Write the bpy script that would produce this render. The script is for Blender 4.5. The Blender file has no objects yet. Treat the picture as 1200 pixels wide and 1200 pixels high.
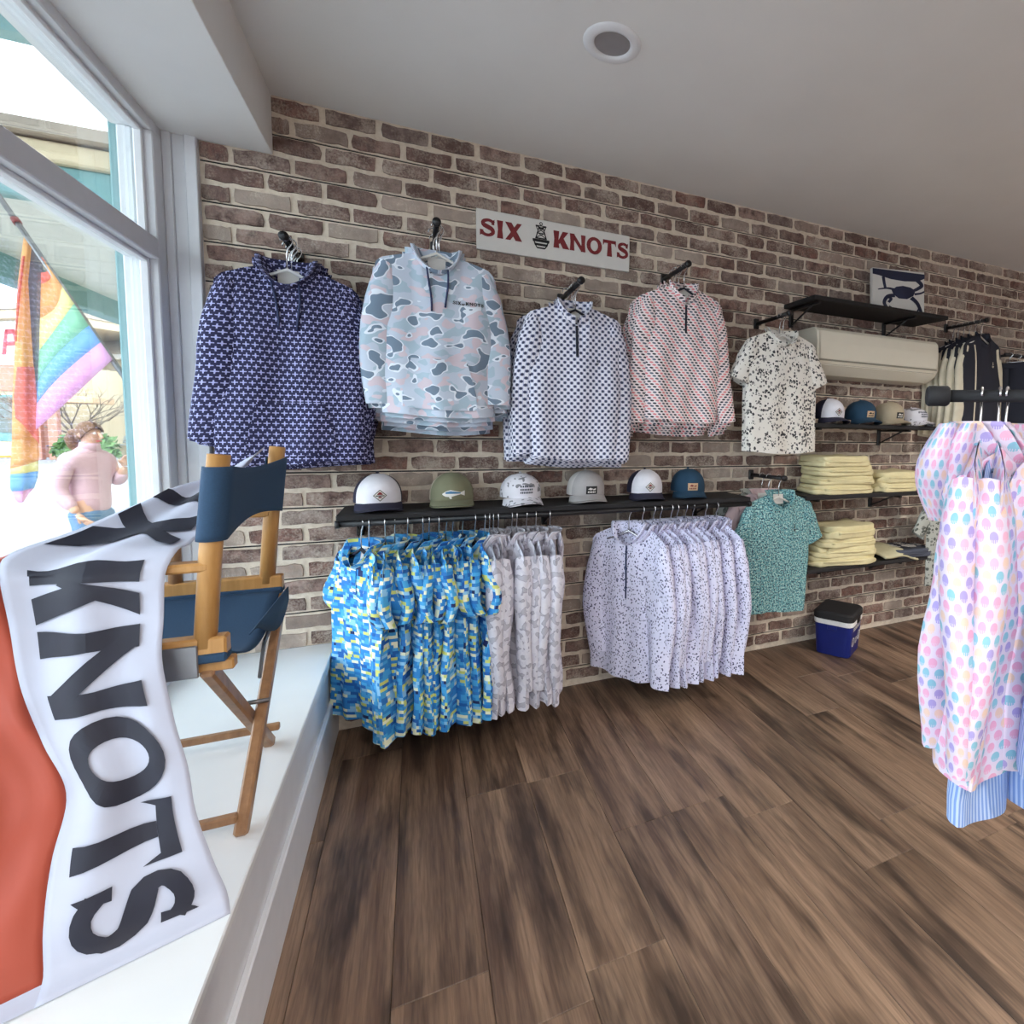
import bpy, bmesh, math, random
import numpy as np
from mathutils import Vector, Matrix, noise as mnoise

S = bpy.context.scene
COL = S.collection
rnd = random.Random(7)
pi = math.pi

# ------------------------------------------------------------------ camera
CAM_R = np.array([[0.8985233112638451, -0.438604534781907, 0.016790508753526702],
                  [-0.016967990024329874, -0.07293472634333471, -0.9971923650970043],
                  [0.438597704542545, 0.8957156846689522, -0.07297578919094073]])
CAM_C = np.array([0.0, -2.7943690498161153, 1.3806994096702714])
FPX, PPX, PPY = 630.0, 797.2, 553.3
cam_data = bpy.data.cameras.new('camera')
cam = bpy.data.objects.new('camera', cam_data)
COL.objects.link(cam)
cam_data.sensor_width = 36.0
cam_data.lens = FPX / 1200 * 36.0
cam_data.shift_x = (600 - PPX) / 1200
cam_data.shift_y = (PPY - 600) / 1200
cam_data.clip_start = 0.05
cam_data.clip_end = 300
r_, d_, f_ = [Vector(v) for v in CAM_R]
m = Matrix((r_, -d_, -f_)).transposed().to_4x4()
m.translation = Vector(CAM_C)
cam.matrix_world = m
S.camera = cam

def ray(px, py):
    return CAM_R.T @ np.array([(px - PPX) / FPX, (py - PPY) / FPX, 1.0])
def at_y(px, py, y):
    d = ray(px, py); return CAM_C + d * (y - CAM_C[1]) / d[1]
def at_x(px, py, x):
    d = ray(px, py); return CAM_C + d * (x - CAM_C[0]) / d[0]
def at_z(px, py, z):
    d = ray(px, py); return CAM_C + d * (z - CAM_C[2]) / d[2]
def at_t(px, py, t):
    return CAM_C + ray(px, py) * t

# ------------------------------------------------------------------ world, light, exposure
W = bpy.data.worlds.new('sky')
S.world = W
W.use_nodes = True
wn = W.node_tree
bg = wn.nodes['Background']
sky = wn.nodes.new('ShaderNodeTexSky')
sky.sky_type = 'HOSEK_WILKIE'
sky.turbidity = 4.0
sky.ground_albedo = 0.5
sky.sun_direction = Vector((-0.2, -0.55, 0.8)).normalized()
mixw = wn.nodes.new('ShaderNodeMix'); mixw.data_type = 'RGBA'
mixw.inputs[0].default_value = 0.72
wn.links.new(sky.outputs[0], mixw.inputs[6])
mixw.inputs[7].default_value = (0.84, 0.92, 1.0, 1)
wn.links.new(mixw.outputs[2], bg.inputs[0])
bg.inputs[1].default_value = 3.6
sun_d = bpy.data.lights.new('sun', 'SUN')
sun_d.energy = 1.5; sun_d.angle = math.radians(12); sun_d.color = (1.0, 0.96, 0.9)
sun = bpy.data.objects.new('sun', sun_d); COL.objects.link(sun)
sun.rotation_euler = Vector((-0.2, -0.55, 0.8)).to_track_quat('Z', 'Y').to_euler()
S.view_settings.view_transform = 'Standard'
S.view_settings.look = 'None'
S.view_settings.gamma = 1.0
S.view_settings.use_curve_mapping = False
S.view_settings.exposure = 1.25
try:
    S.cycles.max_bounces = 10; S.cycles.diffuse_bounces = 5; S.cycles.transparent_max_bounces = 12
    S.cycles.sample_clamp_indirect = 6.0
    S.cycles.use_denoising = True
except Exception:
    pass
FILL_LAMPS = [(0.25, -3.7), (3.1, -2.3), (5.0, -2.3), (2.9, -4.7), (0.4, -5.6), (4.9, -4.7)]   # unseen lit ceiling lamps added as room fill, behind and beside the camera
FILL_W = 17.0
FILL_COL = (1.0, 0.93, 0.85)

# ------------------------------------------------------------------ materials
def hexc(h):
    h = h.lstrip('#')
    v = [int(h[i:i + 2], 16) / 255 for i in (0, 2, 4)]
    return tuple((c / 12.92 if c <= .04045 else ((c + .055) / 1.055) ** 2.4) for c in v) + (1,)

class NB:
    """small node builder"""
    def __init__(s, name, rough=0.8):
        s.m = bpy.data.materials.new(name); s.m.use_nodes = True
        s.t = s.m.node_tree; s.b = s.t.nodes['Principled BSDF']
        s.b.inputs['Roughness'].default_value = rough
    def n(s, kind, **kw):
        nd = s.t.nodes.new(kind)
        for k, v in kw.items(): setattr(nd, k, v)
        return nd
    def put(s, sock, v):
        if v is None: return
        if hasattr(v, 'is_output') or isinstance(v, bpy.types.NodeSocket): s.t.links.new(v, sock)
        else: sock.default_value = v
    def math(s, op, a, b=None, c=None):
        nd = s.n('ShaderNodeMath', operation=op)
        for i, v in enumerate((a, b, c)):
            if v is not None: s.put(nd.inputs[i], v)
        return nd.outputs[0]
    def mix(s, f, a, b):
        nd = s.n('ShaderNodeMix', data_type='RGBA')
        s.put(nd.inputs[0], f); s.put(nd.inputs[6], a); s.put(nd.inputs[7], b)
        return nd.outputs[2]
    def uv(s):
        nd = s.n('ShaderNodeUVMap'); sp = s.n('ShaderNodeSeparateXYZ'); r = s.rand()
        ad = s.vmath('ADD', nd.outputs[0], s.vec(s.math('MULTIPLY', r, 5.17), s.math('MULTIPLY', r, 3.31), 0.0))
        s.t.links.new(ad, sp.inputs[0])
        return ad, sp.outputs[0], sp.outputs[1]
    def obj(s):
        return s.n('ShaderNodeTexCoord').outputs['Object']
    def vec(s, x, y, z=0.0):
        nd = s.n('ShaderNodeCombineXYZ')
        for i, v in enumerate((x, y, z)): s.put(nd.inputs[i], v)
        return nd.outputs[0]
    def vmath(s, op, a, b):
        nd = s.n('ShaderNodeVectorMath', operation=op)
        s.put(nd.inputs[0], a); s.put(nd.inputs[1], b); return nd.outputs[0]
    def noise(s, v, scale, detail=2.0, rough=0.5, out=0):
        nd = s.n('ShaderNodeTexNoise'); s.put(nd.inputs['Vector'], v)
        nd.inputs['Scale'].default_value = scale; nd.inputs['Detail'].default_value = detail; nd.inputs['Roughness'].default_value = rough
        return nd.outputs[out]
    def voro(s, v, scale, feature='F1', rnd=1.0):
        nd = s.n('ShaderNodeTexVoronoi', feature=feature); s.put(nd.inputs['Vector'], v)
        nd.inputs['Scale'].default_value = scale
        nd.inputs['Randomness'].default_value = rnd
        return nd
    def white(s, v):
        nd = s.n('ShaderNodeTexWhiteNoise', noise_dimensions='3D'); s.put(nd.inputs['Vector'], v); return nd.outputs[0]
    def ramp(s, f, stops, interp='LINEAR'):
        nd = s.n('ShaderNodeValToRGB'); cr = nd.color_ramp; cr.interpolation = interp
        while len(cr.elements) < len(stops): cr.elements.new(0.5)
        for e, (p, c) in zip(cr.elements, stops): e.position = p; e.color = c
        s.put(nd.inputs[0], f); return nd.outputs[0]
    def rand(s):
        return s.n('ShaderNodeObjectInfo').outputs['Random']
    def base(s, v): s.put(s.b.inputs['Base Color'], v); return s
    def bump(s, h, strength=0.3, dist=0.01):
        nd = s.n('ShaderNodeBump'); nd.inputs['Strength'].default_value = strength; nd.inputs['Distance'].default_value = dist
        s.put(nd.inputs['Height'], h); s.t.links.new(nd.outputs[0], s.b.inputs['Normal'])

def plain(name, col, rough=0.6, metal=0.0, var=0.06, scale=18.0, spec=0.5):
    b = NB(name, rough); c = hexc(col)
    n = b.noise(b.obj(), scale, 3)
    d = tuple(max(0, x * (1 - var)) for x in c[:3]) + (1,); u = tuple(min(1, x * (1 + var)) for x in c[:3]) + (1,)
    b.base(b.ramp(n, [(0.3, d), (0.7, u)])); b.b.inputs['Metallic'].default_value = metal
    b.b.inputs['Specular IOR Level'].default_value = spec
    return b.m

def cells(b, u, v, pu, pv, stagger=0.5):
    """staggered grid: local offsets from the cell centre (metres) and cell indices"""
    row = b.math('FLOOR', b.math('DIVIDE', v, pv))
    odd = b.math('FLOORED_MODULO', row, 2.0)
    u2 = b.math('ADD', b.math('DIVIDE', u, pu), b.math('MULTIPLY', odd, stagger))
    colm = b.math('FLOOR', u2)
    lu = b.math('MULTIPLY', b.math('SUBTRACT', b.math('SUBTRACT', u2, colm), 0.5), pu)
    lv = b.math('MULTIPLY', b.math('SUBTRACT', b.math('SUBTRACT', b.math('DIVIDE', v, pv), row), 0.5), pv)
    return lu, lv, colm, row

def m_navy():
    b = NB('navy_star_print', 0.85); _, u, v = b.uv()
    lu, lv, c, r = cells(b, u, v, 0.027, 0.020)
    au, av = b.math('ABSOLUTE', lu), b.math('ABSOLUTE', lv)
    arm1 = b.math('MULTIPLY', b.math('LESS_THAN', av, 0.0017), b.math('LESS_THAN', au, 0.0105))
    arm2 = b.math('MULTIPLY', b.math('LESS_THAN', au, 0.0019), b.math('LESS_THAN', av, 0.0088))
    core = b.math('LESS_THAN', b.math('ADD', au, av), 0.0055)
    msk = b.math('MAXIMUM', b.math('MAXIMUM', arm1, arm2), core)
    b.base(b.mix(msk, hexc('#1d1d45'), hexc('#aeb0dc'))); return b.m
def m_camo(name, base, c1, c2, dark, line, sc=1.0):
    b = NB(name, 0.85); w, u, v = b.uv()
    st = b.vec(u, b.math('MULTIPLY', v, 1.35))
    n1 = b.noise(st, 15 * sc, .6); n2 = b.noise(b.vmath('ADD', st, (7.3, 2.1, 0)), 14 * sc, 1.0); n3 = b.noise(b.vmath('ADD', st, (1.3, 9.1, 0)), 15 * sc, 1.0)
    col = b.mix(b.math('GREATER_THAN', n2, 0.54), hexc(base), hexc(c1))
    col = b.mix(b.math('GREATER_THAN', n3, 0.57), col, hexc(c2))
    col = b.mix(b.math('GREATER_THAN', n1, 0.56), col, hexc(line))
    col = b.mix(b.math('GREATER_THAN', n1, 0.60), col, hexc(dark))
    b.base(col); return b.m
def m_diamond():
    b = NB('white_dot_check_print', 0.85); _, u, v = b.uv()
    lu, lv, c, r = cells(b, u, v, 0.030, 0.0155)
    d = b.math('ADD', b.math('ABSOLUTE', lu), b.math('ABSOLUTE', lv))
    q = b.math('SQRT', b.math('ADD', b.math('MULTIPLY', lu, lu), b.math('MULTIPLY', lv, lv)))
    ln = b.math('LESS_THAN', b.math('ABSOLUTE', b.math('SUBTRACT', b.math('FLOORED_MODULO', u, 0.015), 0.0075)), 0.0014)
    col = b.mix(ln, hexc('#e6e5f0'), hexc('#b9bcd4'))
    col = b.mix(b.math('LESS_THAN', q, 0.0072), col, hexc('#62688a'))
    col = b.mix(b.math('LESS_THAN', q, 0.0045), col, hexc('#33364f')); b.base(col); return b.m
def m_red():
    b = NB('red_black_tick_print', 0.85); _, u, v = b.uv()
    lu, lv, c, r = cells(b, u, v, 0.024, 0.0135, 0.5)
    w = b.white(b.vec(c, r, 0.3))
    e = b.math('ADD', b.math('POWER', b.math('DIVIDE', b.math('ADD', lu, b.math('MULTIPLY', lv, 0.5)), 0.0085), 2.0), b.math('POWER', b.math('DIVIDE', lv, 0.0045), 2.0))
    k = b.math('LESS_THAN', e, 1.0)
    alt = b.math('FLOORED_MODULO', b.math('ADD', b.math('MULTIPLY', c, 1.0), b.math('FLOOR', b.math('DIVIDE', r, 2.0))), 3.0)
    col = b.ramp(b.math('DIVIDE', alt, 3.0), [(0.0, hexc('#2c2a34')), (0.2, hexc('#e2858d')), (0.6, hexc('#5a5f70'))], 'CONSTANT')
    b.base(b.mix(k, hexc('#f3e6e6'), col)); return b.m
def m_blob(name, base, d1, d2, sc, t1=0.36, t2=0.24):
    b = NB(name, 0.85); w, u, v = b.uv()
    wv = b.vmath('ADD', w, b.vmath('SCALE', b.noise(w, 90, 2, out=1), (0, 0, 0)))
    nz = b.noise(w, 60, 2, out=1)
    nd = b.n('ShaderNodeVectorMath', operation='MULTIPLY_ADD'); b.put(nd.inputs[0], nz); nd.inputs[1].default_value = (0.016, 0.016, 0); b.put(nd.inputs[2], w)
    vo = b.voro(nd.outputs[0], sc)
    cr = b.n('ShaderNodeSeparateColor'); b.t.links.new(vo.outputs['Color'], cr.inputs[0])
    k1 = b.math('LESS_THAN', vo.outputs['Distance'], t1)
    ring = b.math('MULTIPLY', b.math('GREATER_THAN', vo.outputs['Distance'], t2), b.math('GREATER_THAN', cr.outputs[0], 0.55))
    k = b.math('MULTIPLY', k1, b.math('SUBTRACT', 1.0, ring))
    b.base(b.mix(k, hexc(base), b.mix(b.math('GREATER_THAN', cr.outputs[1], 0.5), hexc(d1), hexc(d2)))); return b.m
def m_pixel():
    b = NB('blue_lime_pixel_print', 0.8); _, u, v = b.uv()
    row = b.math('FLOOR', b.math('DIVIDE', v, 0.0125))
    wr = b.math('MULTIPLY', b.white(b.vec(row, 3.0, 1.0)), 7.0)
    c = b.math('FLOOR', b.math('ADD', b.math('DIVIDE', u, 0.034), wr))
    w = b.white(b.vec(c, row, 0.0))
    row2 = b.math('FLOOR', b.math('DIVIDE', v, 0.025)); c2 = b.math('FLOOR', b.math('DIVIDE', u, 0.06)); w2 = b.white(b.vec(c2, row2, 5.0))
    ww = b.math('FRACT', b.math('ADD', b.math('MULTIPLY', w, 0.75), b.math('MULTIPLY', w2, 0.25)))
    st = [(0, hexc('#1c63b4')), (.17, hexc('#2b87cf')), (.36, hexc('#47a6df')), (.52, hexc('#8fc8ec')), (.62, hexc('#eef1d2')), (.72, hexc('#d3da7a')), (.8, hexc('#2d79c6')), (.9, hexc('#14265c'))]
    b.base(b.ramp(ww, st, 'CONSTANT')); return b.m
def m_teal():
    b = NB('teal_speckle_print', 0.85); w, u, v = b.uv()
    n1 = b.noise(w, 95, 2, .6); n2 = b.noise(b.vmath('ADD', w, (3, 5, 0)), 110, 2, .6)
    col = b.mix(b.math('GREATER_THAN', n1, 0.52), hexc('#5f9aa0'), hexc('#a9cfcb'))
    b.base(b.mix(b.math('GREATER_THAN', n2, 0.55), col, hexc('#1f3d52'))); return b.m
def m_pastel():
    b = NB('pastel_shell_print', 0.85); _, u, v = b.uv()
    lu, lv, c, r = cells(b, u, v, 0.030, 0.0225)
    w = b.white(b.vec(c, r, 2.0))
    q = b.math('ADD', b.math('POWER', b.math('DIVIDE', lu, 0.0098), 2.0), b.math('POWER', b.math('DIVIDE', b.math('SUBTRACT', lv, 0.0008), 0.0105), 2.0))
    k = b.math('LESS_THAN', q, 1.0)
    fr = b.math('MULTIPLY', b.math('LESS_THAN', lv, -0.0032), b.math('GREATER_THAN', b.math('SINE', b.math('MULTIPLY', lu, 1700.0)), 0.55))
    col = b.ramp(w, [(0, hexc('#dc9fbd')), (.3, hexc('#dfbfae')), (.5, hexc('#86b6c8')), (.72, hexc('#a596cb')), (.9, hexc('#e0a8c0'))], 'CONSTANT')
    k = b.math('MULTIPLY', k, b.math('SUBTRACT', 1.0, fr))
    b.base(b.mix(k, hexc('#d6c8d9'), col)); return b.m
def m_stripe():
    b = NB('blue_seersucker_stripe', 0.85); _, u, v = b.uv()
    s = b.math('GREATER_THAN', b.math('FLOORED_MODULO', u, 0.009), 0.0042)
    b.base(b.mix(s, hexc('#b9c9e6'), hexc('#7d9ad2'))); return b.m
def m_speck():
    b = NB('lavender_fleck_print', 0.85); w, u, v = b.uv()
    nz = b.noise(w, 50, 2, out=1)
    nd = b.n('ShaderNodeVectorMath', operation='MULTIPLY_ADD'); b.put(nd.inputs[0], nz); nd.inputs[1].default_value = (0.01, 0.01, 0); b.put(nd.inputs[2], b.vec(u, b.math('MULTIPLY', v, 0.8)))
    vo = b.voro(nd.outputs[0], 105)
    b.base(b.mix(b.math('LESS_THAN', vo.outputs['Distance'], 0.34), hexc('#dcdbf2'), hexc('#4b4a70'))); return b.m

M = {}
M['navy'] = m_navy()
M['camo'] = m_camo('blue_pink_camo_print', '#c5cfdf', '#aec3d2', '#d6c8d2', '#75879b', '#e6edf8')
M['diamond'] = m_diamond(); M['red'] = m_red()
M['polo'] = m_blob('black_blob_print', '#e6e3dc', '#34353a', '#6b6b6a', 66, .48, .2)
M['pixel'] = m_pixel()
M['lightcamo'] = m_camo('pale_grey_camo_print', '#d6d4de', '#d9d7e0', '#cfcdd9', '#b3b1bd', '#a09eac', 1.7)
M['speck'] = m_speck(); M['teal'] = m_teal(); M['pastel'] = m_pastel(); M['stripe'] = m_stripe()
M['greycamo'] = m_blob('grey_leaf_print', '#a9aca6', '#4e534f', '#6d716c', 44, .5, .25)
M['dusty'] = plain('dusty_pink_cloth', '#c9b1b4', .85)
M['navycloth'] = plain('navy_cloth', '#1b1d2b', .8)
M['creamcloth'] = plain('cream_cloth', '#ddd2a6', .85)
M['greytee'] = plain('charcoal_tee_cloth', '#454a58', .85)
M['sage'] = plain('pale_sage_cloth', '#bdb797', .85)
M['cord'] = plain('navy_cord', '#2b355c', .7)
M['black'] = plain('black_powder_coat', '#151418', .45)
M['blackmatte'] = plain('black_matte', '#1a191c', .75)
M['chrome'] = plain('chrome_wire', '#d8d8da', .25, 1.0)
M['whitep'] = plain('white_paint', '#e6e7ea', .5, var=.02)
M['greyp'] = plain('pale_grey_trim_paint', '#dcdde1', .45, var=.02)
M['ceil'] = plain('ceiling_paint', '#e6e5e3', .9, var=.02, scale=3)
M['platform'] = plain('white_platform_paint', '#e9ebec', .35, var=.02, scale=4)
M['acwhite'] = plain('white_plastic', '#ddd8c8', .4, var=.01)
M['acdark'] = plain('grey_plastic', '#8d897c', .5)
M['signwhite'] = plain('sign_board_white', '#dedbd6', .5, var=.02)
M['maroon'] = plain('maroon_letter', '#7c2227', .5)
M['ink'] = plain('black_ink', '#141417', .6)
M['bannerwhite'] = plain('white_banner_nylon', '#bcc0d2', .6, var=.05, scale=6)
M['bannerred'] = plain('orange_red_banner_nylon', '#a8452f', .6, var=.06, scale=6)
M['bannerink'] = plain('dark_navy_banner_letter', '#1a1b2c', .6, var=.12, scale=30)
M['canvas'] = plain('navy_chair_canvas', '#23405c', .85, var=.08, scale=300)
M['metal'] = plain('dull_metal', '#8b8b8f', .4, .9)
M['coolerblue'] = plain('royal_blue_plastic', '#10206e', .35)
M['coolerwhite'] = plain('cooler_white_plastic', '#e3e1e0', .4)
M['crab'] = plain('navy_crab_paint', '#1d2340', .6)
M['skin'] = plain('skin', '#d9ad94', .6)
M['hair'] = plain('brown_hair', '#7a5a41', .7, var=.3, scale=60)
M['fleece'] = plain('pale_pink_fleece', '#cfaeba', .95, var=.05, scale=40)
M['denim'] = plain('light_blue_denim', '#5f86ad', .85)
M['road'] = plain('pale_asphalt', '#8d8d90', .9, var=.06, scale=1.5)
M['walk'] = plain('concrete_walk', '#9b9891', .9, var=.06, scale=3)
M['yellow'] = plain('yellow_kerb_paint', '#cfa83c', .8)
M['teal_paint'] = plain('teal_paint', '#6b9a9d', .6)
M['porch_white'] = plain('porch_board_paint', '#d5dbd8', .6)
M['cream_wall'] = plain('cream_siding', '#d3c3a5', .8)
M['redsign'] = plain('red_sign_letter', '#c24350', .6)
M['roofgrey'] = plain('grey_shingle', '#a89c90', .9, var=.15, scale=4)
M['brickred'] = plain('pinkish_brick', '#c08c7a', .9, var=.15, scale=20)
M['winddark'] = plain('dark_window_glass', '#56625f', .2)
M['leaf'] = plain('bush_leaf', '#5e7f4a', .8, var=.4, scale=9)
M['bark'] = plain('grey_bark', '#86796a', .9)
M['benchblue'] = plain('blue_bench_paint', '#3f72ad', .6)
M['benchgrey'] = plain('grey_bench_metal', '#98a0a2', .6)
M['lampgrey'] = plain('lamp_lens', '#8f8b8c', .4)
def m_glass():
    b = NB('window_glass', .05); t = b.t
    tr = t.nodes.new('ShaderNodeBsdfTransparent'); tr.inputs[0].default_value = (.96, .985, .98, 1)
    gl = t.nodes.new('ShaderNodeBsdfGlossy'); gl.inputs['Roughness'].default_value = .02
    fr = t.nodes.new('ShaderNodeFresnel'); fr.inputs[0].default_value = 1.45
    mx = t.nodes.new('ShaderNodeMixShader')
    t.links.new(b.math('MULTIPLY', fr.outputs[0], .4), mx.inputs[0]); t.links.new(tr.outputs[0], mx.inputs[1]); t.links.new(gl.outputs[0], mx.inputs[2])
    t.links.new(mx.outputs[0], t.nodes['Material Output'].inputs[0]); return b.m
M['glass'] = m_glass()
def m_emit(name, col, st):
    b = NB(name); b.base(hexc(col)); b.b.inputs['Emission Color'].default_value = hexc(col); b.b.inputs['Emission Strength'].default_value = st; return b.m
M['fill_lens'] = m_emit('fill_lamp_lens', '#fff0dc', 6.0)  # glowing lens of the added, unseen ceiling lamps
def m_brick():
    b = NB('old_brick', 0.92); r = b.rand()
    geo = b.n('ShaderNodeNewGeometry').outputs['Random Per Island']
    rr = b.math('FRACT', b.math('ADD', b.math('MULTIPLY', r, 3.7), geo))
    off = b.n('ShaderNodeVectorMath', operation='MULTIPLY_ADD'); b.put(off.inputs[0], b.vec(rr, b.math('MULTIPLY', rr, 3.1), rr)); off.inputs[1].default_value = (37, 53, 71); b.put(off.inputs[2], b.obj())
    o = off.outputs[0]
    basec = b.ramp(rr, [(0, hexc('#866a61')), (.2, hexc('#6d554e')), (.4, hexc('#9c8076')), (.55, hexc('#8b5f53')), (.7, hexc('#8a7973')), (.85, hexc('#a98d82')), (1, hexc('#755b54'))])
    n1 = b.noise(o, 26, 4, .65); n2 = b.noise(o, 120, 3, .7); n3 = b.noise(o, 9, 3, .6)
    col = b.mix(b.ramp(n1, [(.35, (0, 0, 0, 1)), (.7, (1, 1, 1, 1))]), basec, hexc('#54403b'))
    wash = b.ramp(b.math('ADD', b.math('MULTIPLY', n3, .6), b.math('MULTIPLY', n2, .5)), [(.5, (0, 0, 0, 1)), (.68, (.9, .9, .9, 1))])
    r2 = b.math('FRACT', b.math('MULTIPLY', rr, 7.31)); pale = b.ramp(r2, [(.72, (0, 0, 0, 1)), (.9, (.6, .6, .6, 1))])
    amt = b.math('MAXIMUM', b.math('MULTIPLY', wash, b.math('ADD', .3, b.math('MULTIPLY', r2, .7))), b.math('MULTIPLY', pale, b.math('ADD', .35, n3)))
    b.base(b.mix(amt, col, hexc('#d2c4b5')))
    b.bump(b.math('ADD', n1, b.math('MULTIPLY', n2, .6)), .6, .006); return b.m
M['brick'] = m_brick()
def m_mortar():
    b = NB('mortar', .95); n = b.noise(b.obj(), 40, 4, .7); n2 = b.noise(b.obj(), 5, 3)
    b.base(b.mix(b.math('MULTIPLY', n2, .5), b.ramp(n, [(.3, hexc('#cdbca8')), (.7, hexc('#ebdfce'))]), hexc('#ddd1c2'))); b.bump(n, .5, .006); return b.m
M['mortar'] = m_mortar()
def m_floor():
    b = NB('walnut_plank', .42); r = b.rand(); o = b.obj()
    off = b.n('ShaderNodeVectorMath', operation='ADD'); b.put(off.inputs[0], o); b.put(off.inputs[1], b.vec(b.math('MULTIPLY', r, 31.0), b.math('MULTIPLY', r, 77.0), 0.0))
    p = off.outputs[0]
    def st(sx, sy):
        return b.vmath('MULTIPLY', p, (sx, sy, 1.0))
    g1 = b.noise(st(16, .9), 1.0, 5, .65); g2 = b.noise(st(150, 5.0), 1.0, 4, .7); g3 = b.noise(st(11, 1.5), 1.0, 4, .6)
    wv = b.n('ShaderNodeTexWave', wave_type='BANDS', bands_direction='X'); b.put(wv.inputs['Vector'], st(1.0, .18))
    wv.inputs['Scale'].default_value = 14; wv.inputs['Distortion'].default_value = 9; wv.inputs['Detail'].default_value = 3; wv.inputs['Detail Scale'].default_value = 1.4
    tone = b.ramp(r, [(0, hexc('#4f3c33')), (.25, hexc('#6f5646')), (.5, hexc('#5b463b')), (.75, hexc('#7f6552')), (1, hexc('#634e3e'))])
    col = b.mix(b.ramp(g1, [(.38, (0, 0, 0, 1)), (.72, (.9, .9, .9, 1))]), tone, hexc('#a88b73'))
    col = b.mix(b.ramp(g3, [(.48, (0, 0, 0, 1)), (.66, (.9, .9, .9, 1))]), col, hexc('#33261f'))
    fine = b.math('MULTIPLY', b.ramp(g2, [(.45, (0, 0, 0, 1)), (.75, (1, 1, 1, 1))]), .5)
    col = b.mix(fine, col, hexc('#3a2c26'))
    col = b.mix(b.math('MULTIPLY', b.ramp(wv.outputs[0], [(.75, (0, 0, 0, 1)), (1, (1, 1, 1, 1))]), .22), col, hexc('#33261f'))
    b.base(col); b.put(b.b.inputs['Roughness'], b.math('ADD', .36, b.math('MULTIPLY', g2, .2))); b.bump(g2, .12, .002); return b.m
M['floor'] = m_floor()
def m_wood(name, a, c, rough=.45):
    b = NB(name, rough); o = b.obj(); n = b.noise(b.vmath('MULTIPLY', o, (30, 30, 4)), 1.5, 4, .6)
    b.base(b.ramp(n, [(.3, hexc(a)), (.7, hexc(c))])); return b.m
M['wood'] = m_wood('honey_wood', '#a8783f', '#c39358')
M['wood_shade'] = m_wood('shaded_wood', '#8a6547', '#a87f5a')  # chair wood darkened: shade on the backlit legs put into the colour

# ------------------------------------------------------------------ object helpers
def link(name, verts, faces, mat=None, parent=None, smooth=False, uvs=None, loc=None):
    me = bpy.data.meshes.new(name)
    me.from_pydata([tuple(map(float, v)) for v in verts], [], faces)
    if uvs is not None:
        ul = me.uv_layers.new(name='UVMap')
        li = np.empty(len(me.loops), dtype=np.int32); me.loops.foreach_get('vertex_index', li)
        ul.data.foreach_set('uv', np.asarray(uvs, dtype=np.float32)[li].ravel())
    if smooth: me.polygons.foreach_set('use_smooth', [True] * len(me.polygons))
    if mat is not None:
        for mm in (mat if isinstance(mat, (list, tuple)) else [mat]): me.materials.append(mm)
    me.update()
    o = bpy.data.objects.new(name, me); COL.objects.link(o)
    if parent is not None: o.parent = parent
    if loc is not None: o.location = loc
    return o

class MB:
    """collects shapes into one mesh"""
    def __init__(s): s.v = []; s.f = []; s.uv = []
    def add(s, v, f):
        k = len(s.v); s.v += [tuple(p) for p in v]; s.f += [tuple(i + k for i in q) for q in f]; return s
    def box(s, a, b, bev=0.0, mat=None):
        a = [min(a[i], b[i]) for i in range(3)] if True else a; 
        return s
    def quad(s, p): return s.add(p, [tuple(range(len(p)))])
    def build(s, name, mat, parent=None, smooth=False, loc=None):
        return link(name, s.v, s.f, mat, parent, smooth, None, loc)

def box_vf(a, b, bev=0.0):
    lo = [min(a[i], b[i]) for i in range(3)]; hi = [max(a[i], b[i]) for i in range(3)]
    bev = min(bev, *[(hi[i] - lo[i]) * .45 for i in range(3)])
    if bev <= 0:
        v = [(x, y, z) for z in (lo[2], hi[2]) for y in (lo[1], hi[1]) for x in (lo[0], hi[0])]
        return v, [(0, 2, 3, 1), (4, 5, 7, 6), (0, 1, 5, 4), (2, 6, 7, 3), (0, 4, 6, 2), (1, 3, 7, 5)]
    v = []; idx = {}
    for sx in (0, 1):
        for sy in (0, 1):
            for sz in (0, 1):
                c = [hi[0] if sx else lo[0], hi[1] if sy else lo[1], hi[2] if sz else lo[2]]
                sg = [-1 if sx else 1, -1 if sy else 1, -1 if sz else 1]
                for ax in range(3):
                    p = [c[i] + (0 if i == ax else sg[i] * bev) for i in range(3)]
                    idx[(sx, sy, sz, ax)] = len(v); v.append(p)
    f = []
    I = lambda *k: idx[k]
    f += [(I(0, 0, 0, 0), I(0, 0, 1, 0), I(0, 1, 1, 0), I(0, 1, 0, 0)), (I(1, 0, 0, 0), I(1, 1, 0, 0), I(1, 1, 1, 0), I(1, 0, 1, 0)),
          (I(0, 0, 0, 1), I(1, 0, 0, 1), I(1, 0, 1, 1), I(0, 0, 1, 1)), (I(0, 1, 0, 1), I(0, 1, 1, 1), I(1, 1, 1, 1), I(1, 1, 0, 1)),
          (I(0, 0, 0, 2), I(0, 1, 0, 2), I(1, 1, 0, 2), I(1, 0, 0, 2)), (I(0, 0, 1, 2), I(1, 0, 1, 2), I(1, 1, 1, 2), I(0, 1, 1, 2))]
    for s in (0, 1):
        for t in (0, 1):
            f.append((I(s, t, 0, 0), I(s, t, 0, 1), I(s, t, 1, 1), I(s, t, 1, 0)))
            f.append((I(s, 0, t, 0), I(s, 0, t, 2), I(s, 1, t, 2), I(s, 1, t, 0)))
            f.append((I(0, s, t, 1), I(0, s, t, 2), I(1, s, t, 2), I(1, s, t, 1)))
    for sx in (0, 1):
        for sy in (0, 1):
            for sz in (0, 1):
                f.append((I(sx, sy, sz, 0), I(sx, sy, sz, 1), I(sx, sy, sz, 2)))
    return v, f

def fixn(o):
    bm = bmesh.new(); bm.from_mesh(o.data); bmesh.ops.recalc_face_normals(bm, faces=bm.faces); bm.to_mesh(o.data); bm.free(); return o

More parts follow.
